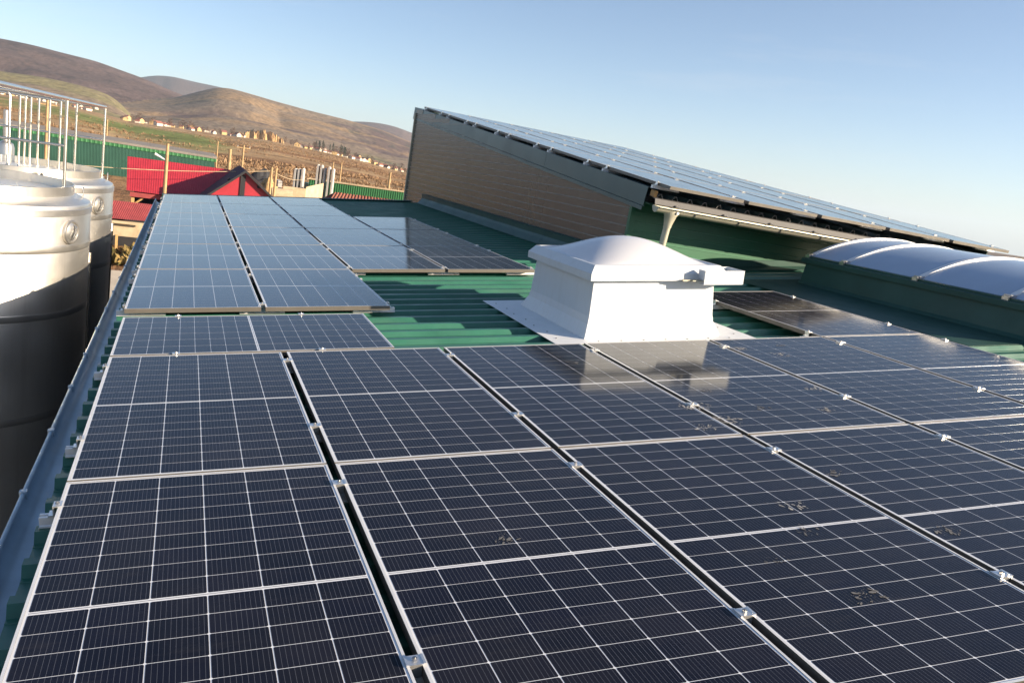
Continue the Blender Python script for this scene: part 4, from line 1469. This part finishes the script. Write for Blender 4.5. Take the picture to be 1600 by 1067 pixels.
sp2 = [(rs.uniform(-9, -0.6), rs.uniform(34.5, 38.3), GROUND, rs.uniform(0.2, 0.75), 14) for _ in range(170)]
tufts('weeds', sp2, M_WEED, 'dry weeds along the yard edge before the lean-to', 'weeds')

# ================================================================== villages
def house_meshes(w, d, h, rh, wall, roof):
    mb = MB()
    mb.rings([[Vector((-w / 2, y, -1.5)), Vector((w / 2, y, -1.5)), Vector((w / 2, y, h)), Vector((0, y, h + rh * 0.96)), Vector((-w / 2, y, h))] for y in (-d / 2, d / 2)])
    a = mb.mesh('wall', wall)
    mb = MB()
    o = 0.5
    for s in (-1, 1):
        mb.rings([[Vector((0, y, h + rh)), Vector((s * (w / 2 + o), y, h - o * rh / w * 2)), Vector((s * (w / 2 + o), y, h - o * rh / w * 2 - 0.2)), Vector((0, y, h + rh - 0.2))] for y in (-d / 2 - o, d / 2 + o)])
    b = mb.mesh('roof', roof)
    mb = MB()
    for x in (-w * 0.25, w * 0.2):
        mb.box(x - 0.6, x + 0.6, -d / 2 - 0.06, -d / 2 - 0.01, h * 0.35, h * 0.8)
    c = mb.mesh('window', M_WINDOW)
    return a, b, c


HM = [house_meshes(9, 11, 4.5, 3.2, M_HOUSE_W, M_ROOF_R), house_meshes(10, 9, 5.5, 3.5, M_HOUSE_Y, M_ROOF_B),
      house_meshes(8, 13, 4, 3.0, M_HOUSE_W, M_ROOF_B), house_meshes(12, 10, 6.5, 3.6, M_HOUSE_Y, M_ROOF_R)]
HLAB = ['small pale house with red roof', 'ochre house with brown roof', 'long pale house with brown roof', 'larger ochre house with red roof']


def village(n, a0, a1, r0, r1, where, seed, kinds):
    rs = random.Random(seed)
    for _ in range(n):
        az, r = rs.uniform(a0, a1), rs.uniform(r0, r1)
        x, y = CAMX + r * math.sin(R(az)), CAMY + r * math.cos(R(az))
        k = rs.choice(kinds)
        q = Matrix.Translation((x, y, tz(x, y))) @ Matrix.Rotation(rs.uniform(0, 6.28), 4, 'Z') @ Matrix.Scale(rs.uniform(0.6, 1.0), 4)
        t = thing('house', q, HLAB[k] + ' in the ' + where, 'house', HLAB[k].split(' with')[0] + 's of the ' + where)
        for nm, m_ in zip(('wall', 'roof', 'window'), HM[k]):
            link(nm, m_, t)


village(34, -11.4, -5.5, 1500, 1950, 'far left village', 1, [0, 0, 2, 3])
village(52, -4.2, 4.2, 1300, 1750, 'middle village', 2, [0, 1, 2, 3])
village(64, 7.0, 15.2, 1350, 1800, 'right hand village', 3, [0, 0, 2, 1])
# ochre clay bluff
g = 90
vs, fs = [], []
for i in range(g + 1):
    az = 3.3 + 3.2 * i / g
    r = 1650 + 3 * math.sin(i * 0.35) + 4 * float(vnoise(np.array([i * 0.5]), np.array([0.0]), 3)[0])
    x, y = CAMX + r * math.sin(R(az)), CAMY + r * math.cos(R(az))
    env = math.sin(math.pi * i / g) ** 0.4
    hgt = (9 + 12 * float(vnoise(np.array([i * 0.45]), np.array([4.0]), 8)[0])) * env
    zb = tz(x, y)
    j1, j2 = random.uniform(-1.5, 1.5), random.uniform(-2, 2)
    vs += [(x, y, zb - 3), (x + j1, y + 6 + j2, zb + hgt * 0.55), (x, y + 9 + j1, zb + hgt), (x, y + 90, zb + hgt * 0.8)]
for i in range(g):
    for k in range(3):
        a = i * 4 + k
        fs.append((a, a + 4, a + 5, a + 1))
mb = MB(); mb.add(vs, fs)
M_CLAY = mat('ochre clay', (0.50, 0.34, 0.16), 0.95, 0, color2=(0.36, 0.22, 0.10), vscale=0.06, coords='Object')
tag(mb.build('cliff', M_CLAY), kind='structure')
# trees in the villages
M_TRUNK = mat('bark', (0.10, 0.07, 0.05), 0.9, 0, var=0.2)
M_FIR = mat('dark fir needles', (0.022, 0.034, 0.018), 0.9, 0, var=0.4, vscale=0.8)
M_BARE = mat('bare brown crown', (0.11, 0.07, 0.048), 0.9, 0, var=0.35, vscale=0.6)


def crown_mesh(kind, seed):
    rs = random.Random(seed)
    mb = MB()
    for _ in range(170):
        if kind:
            t = rs.random() ** 0.8
            z = 1.5 + 11.5 * t
            rad = (1 - t) * 2.6 * math.sqrt(rs.random()) + 0.15
        else:
            t = rs.random()
            z = 3.0 + 7.5 * t
            rad = 3.6 * math.sqrt(max(0.02, math.sin(math.pi * (0.12 + 0.8 * t)))) * math.sqrt(rs.random())
        a = rs.uniform(0, 6.28)
        c = Vector((rad * math.cos(a), rad * math.sin(a), z))
        s = rs.uniform(0.35, 0.85)
        u = Vector((rs.uniform(-1, 1), rs.uniform(-1, 1), rs.uniform(-.6, .6))).normalized() * s
        w = Vector((rs.uniform(-1, 1), rs.uniform(-1, 1), rs.uniform(-1, 1))).normalized() * s
        mb.poly([c - u, c + w, c + u])
    me = mb.mesh('crown', M_FIR if kind else M_BARE)
    return me


CR = [crown_mesh(0, 1), crown_mesh(0, 2), crown_mesh(1, 3)]
mb = MB(); mb.tube([(0, 0, -0.5), (0.1, 0.05, 4), (0.0, 0.1, 9)], [0.28, 0.2, 0.06], 7)
for a in range(5):
    mb.tube([(0, 0, 3 + a), (1.6 * math.cos(a * 1.3), 1.6 * math.sin(a * 1.3), 5.0 + a)], [0.10, 0.03], 5)
ME_TRUNK = mb.mesh('trunk', M_TRUNK)
for i in range(70):
    rs = random.Random(100 + i)
    if i < 14:
        az, r, k, lb = rs.uniform(8.6, 10.8), rs.uniform(1330, 1420), 2, 'dark fir among the houses of the right hand village'
    elif i < 45:
        az, r, k, lb = rs.uniform(6.5, 15.2), rs.uniform(1340, 1800), rs.choice([0, 1]), 'bare brown tree in the right hand village'
    else:
        az, r, k, lb = rs.uniform(-4, 3.0), rs.uniform(1250, 1700), rs.choice([0, 1]), 'bare brown tree in the middle village'
    x, y = CAMX + r * math.sin(R(az)), CAMY + r * math.cos(R(az))
    t = thing('tree', Matrix.Translation((x, y, tz(x, y))) @ Matrix.Scale(rs.uniform(0.8, 1.5), 4), lb, 'tree', lb.replace('tree', 'trees').replace('fir', 'firs'))
    link('trunk', ME_TRUNK, t)
    link('crown', CR[k], t)

# ================================================================== haze over the valley
mb = MB(); mb.box(-24000, 24000, -24000, 24000, -420, 620)
M_HAZE = bpy.data.materials.new('valley haze')
M_HAZE.use_nodes = True
hn = M_HAZE.node_tree.nodes
hn.clear()
ho = hn.new('ShaderNodeOutputMaterial')
hv = hn.new('ShaderNodeVolumePrincipled')
hv.inputs['Color'].default_value = (0.70, 0.84, 1.0, 1)
hv.inputs['Density'].default_value = 4.5e-5
hv.inputs['Anisotropy'].default_value = 0.1
M_HAZE.node_tree.links.new(hv.outputs[0], ho.inputs['Volume'])
tag(mb.build('haze', M_HAZE), 'thin bluish haze over the valley', 'haze', kind='stuff')
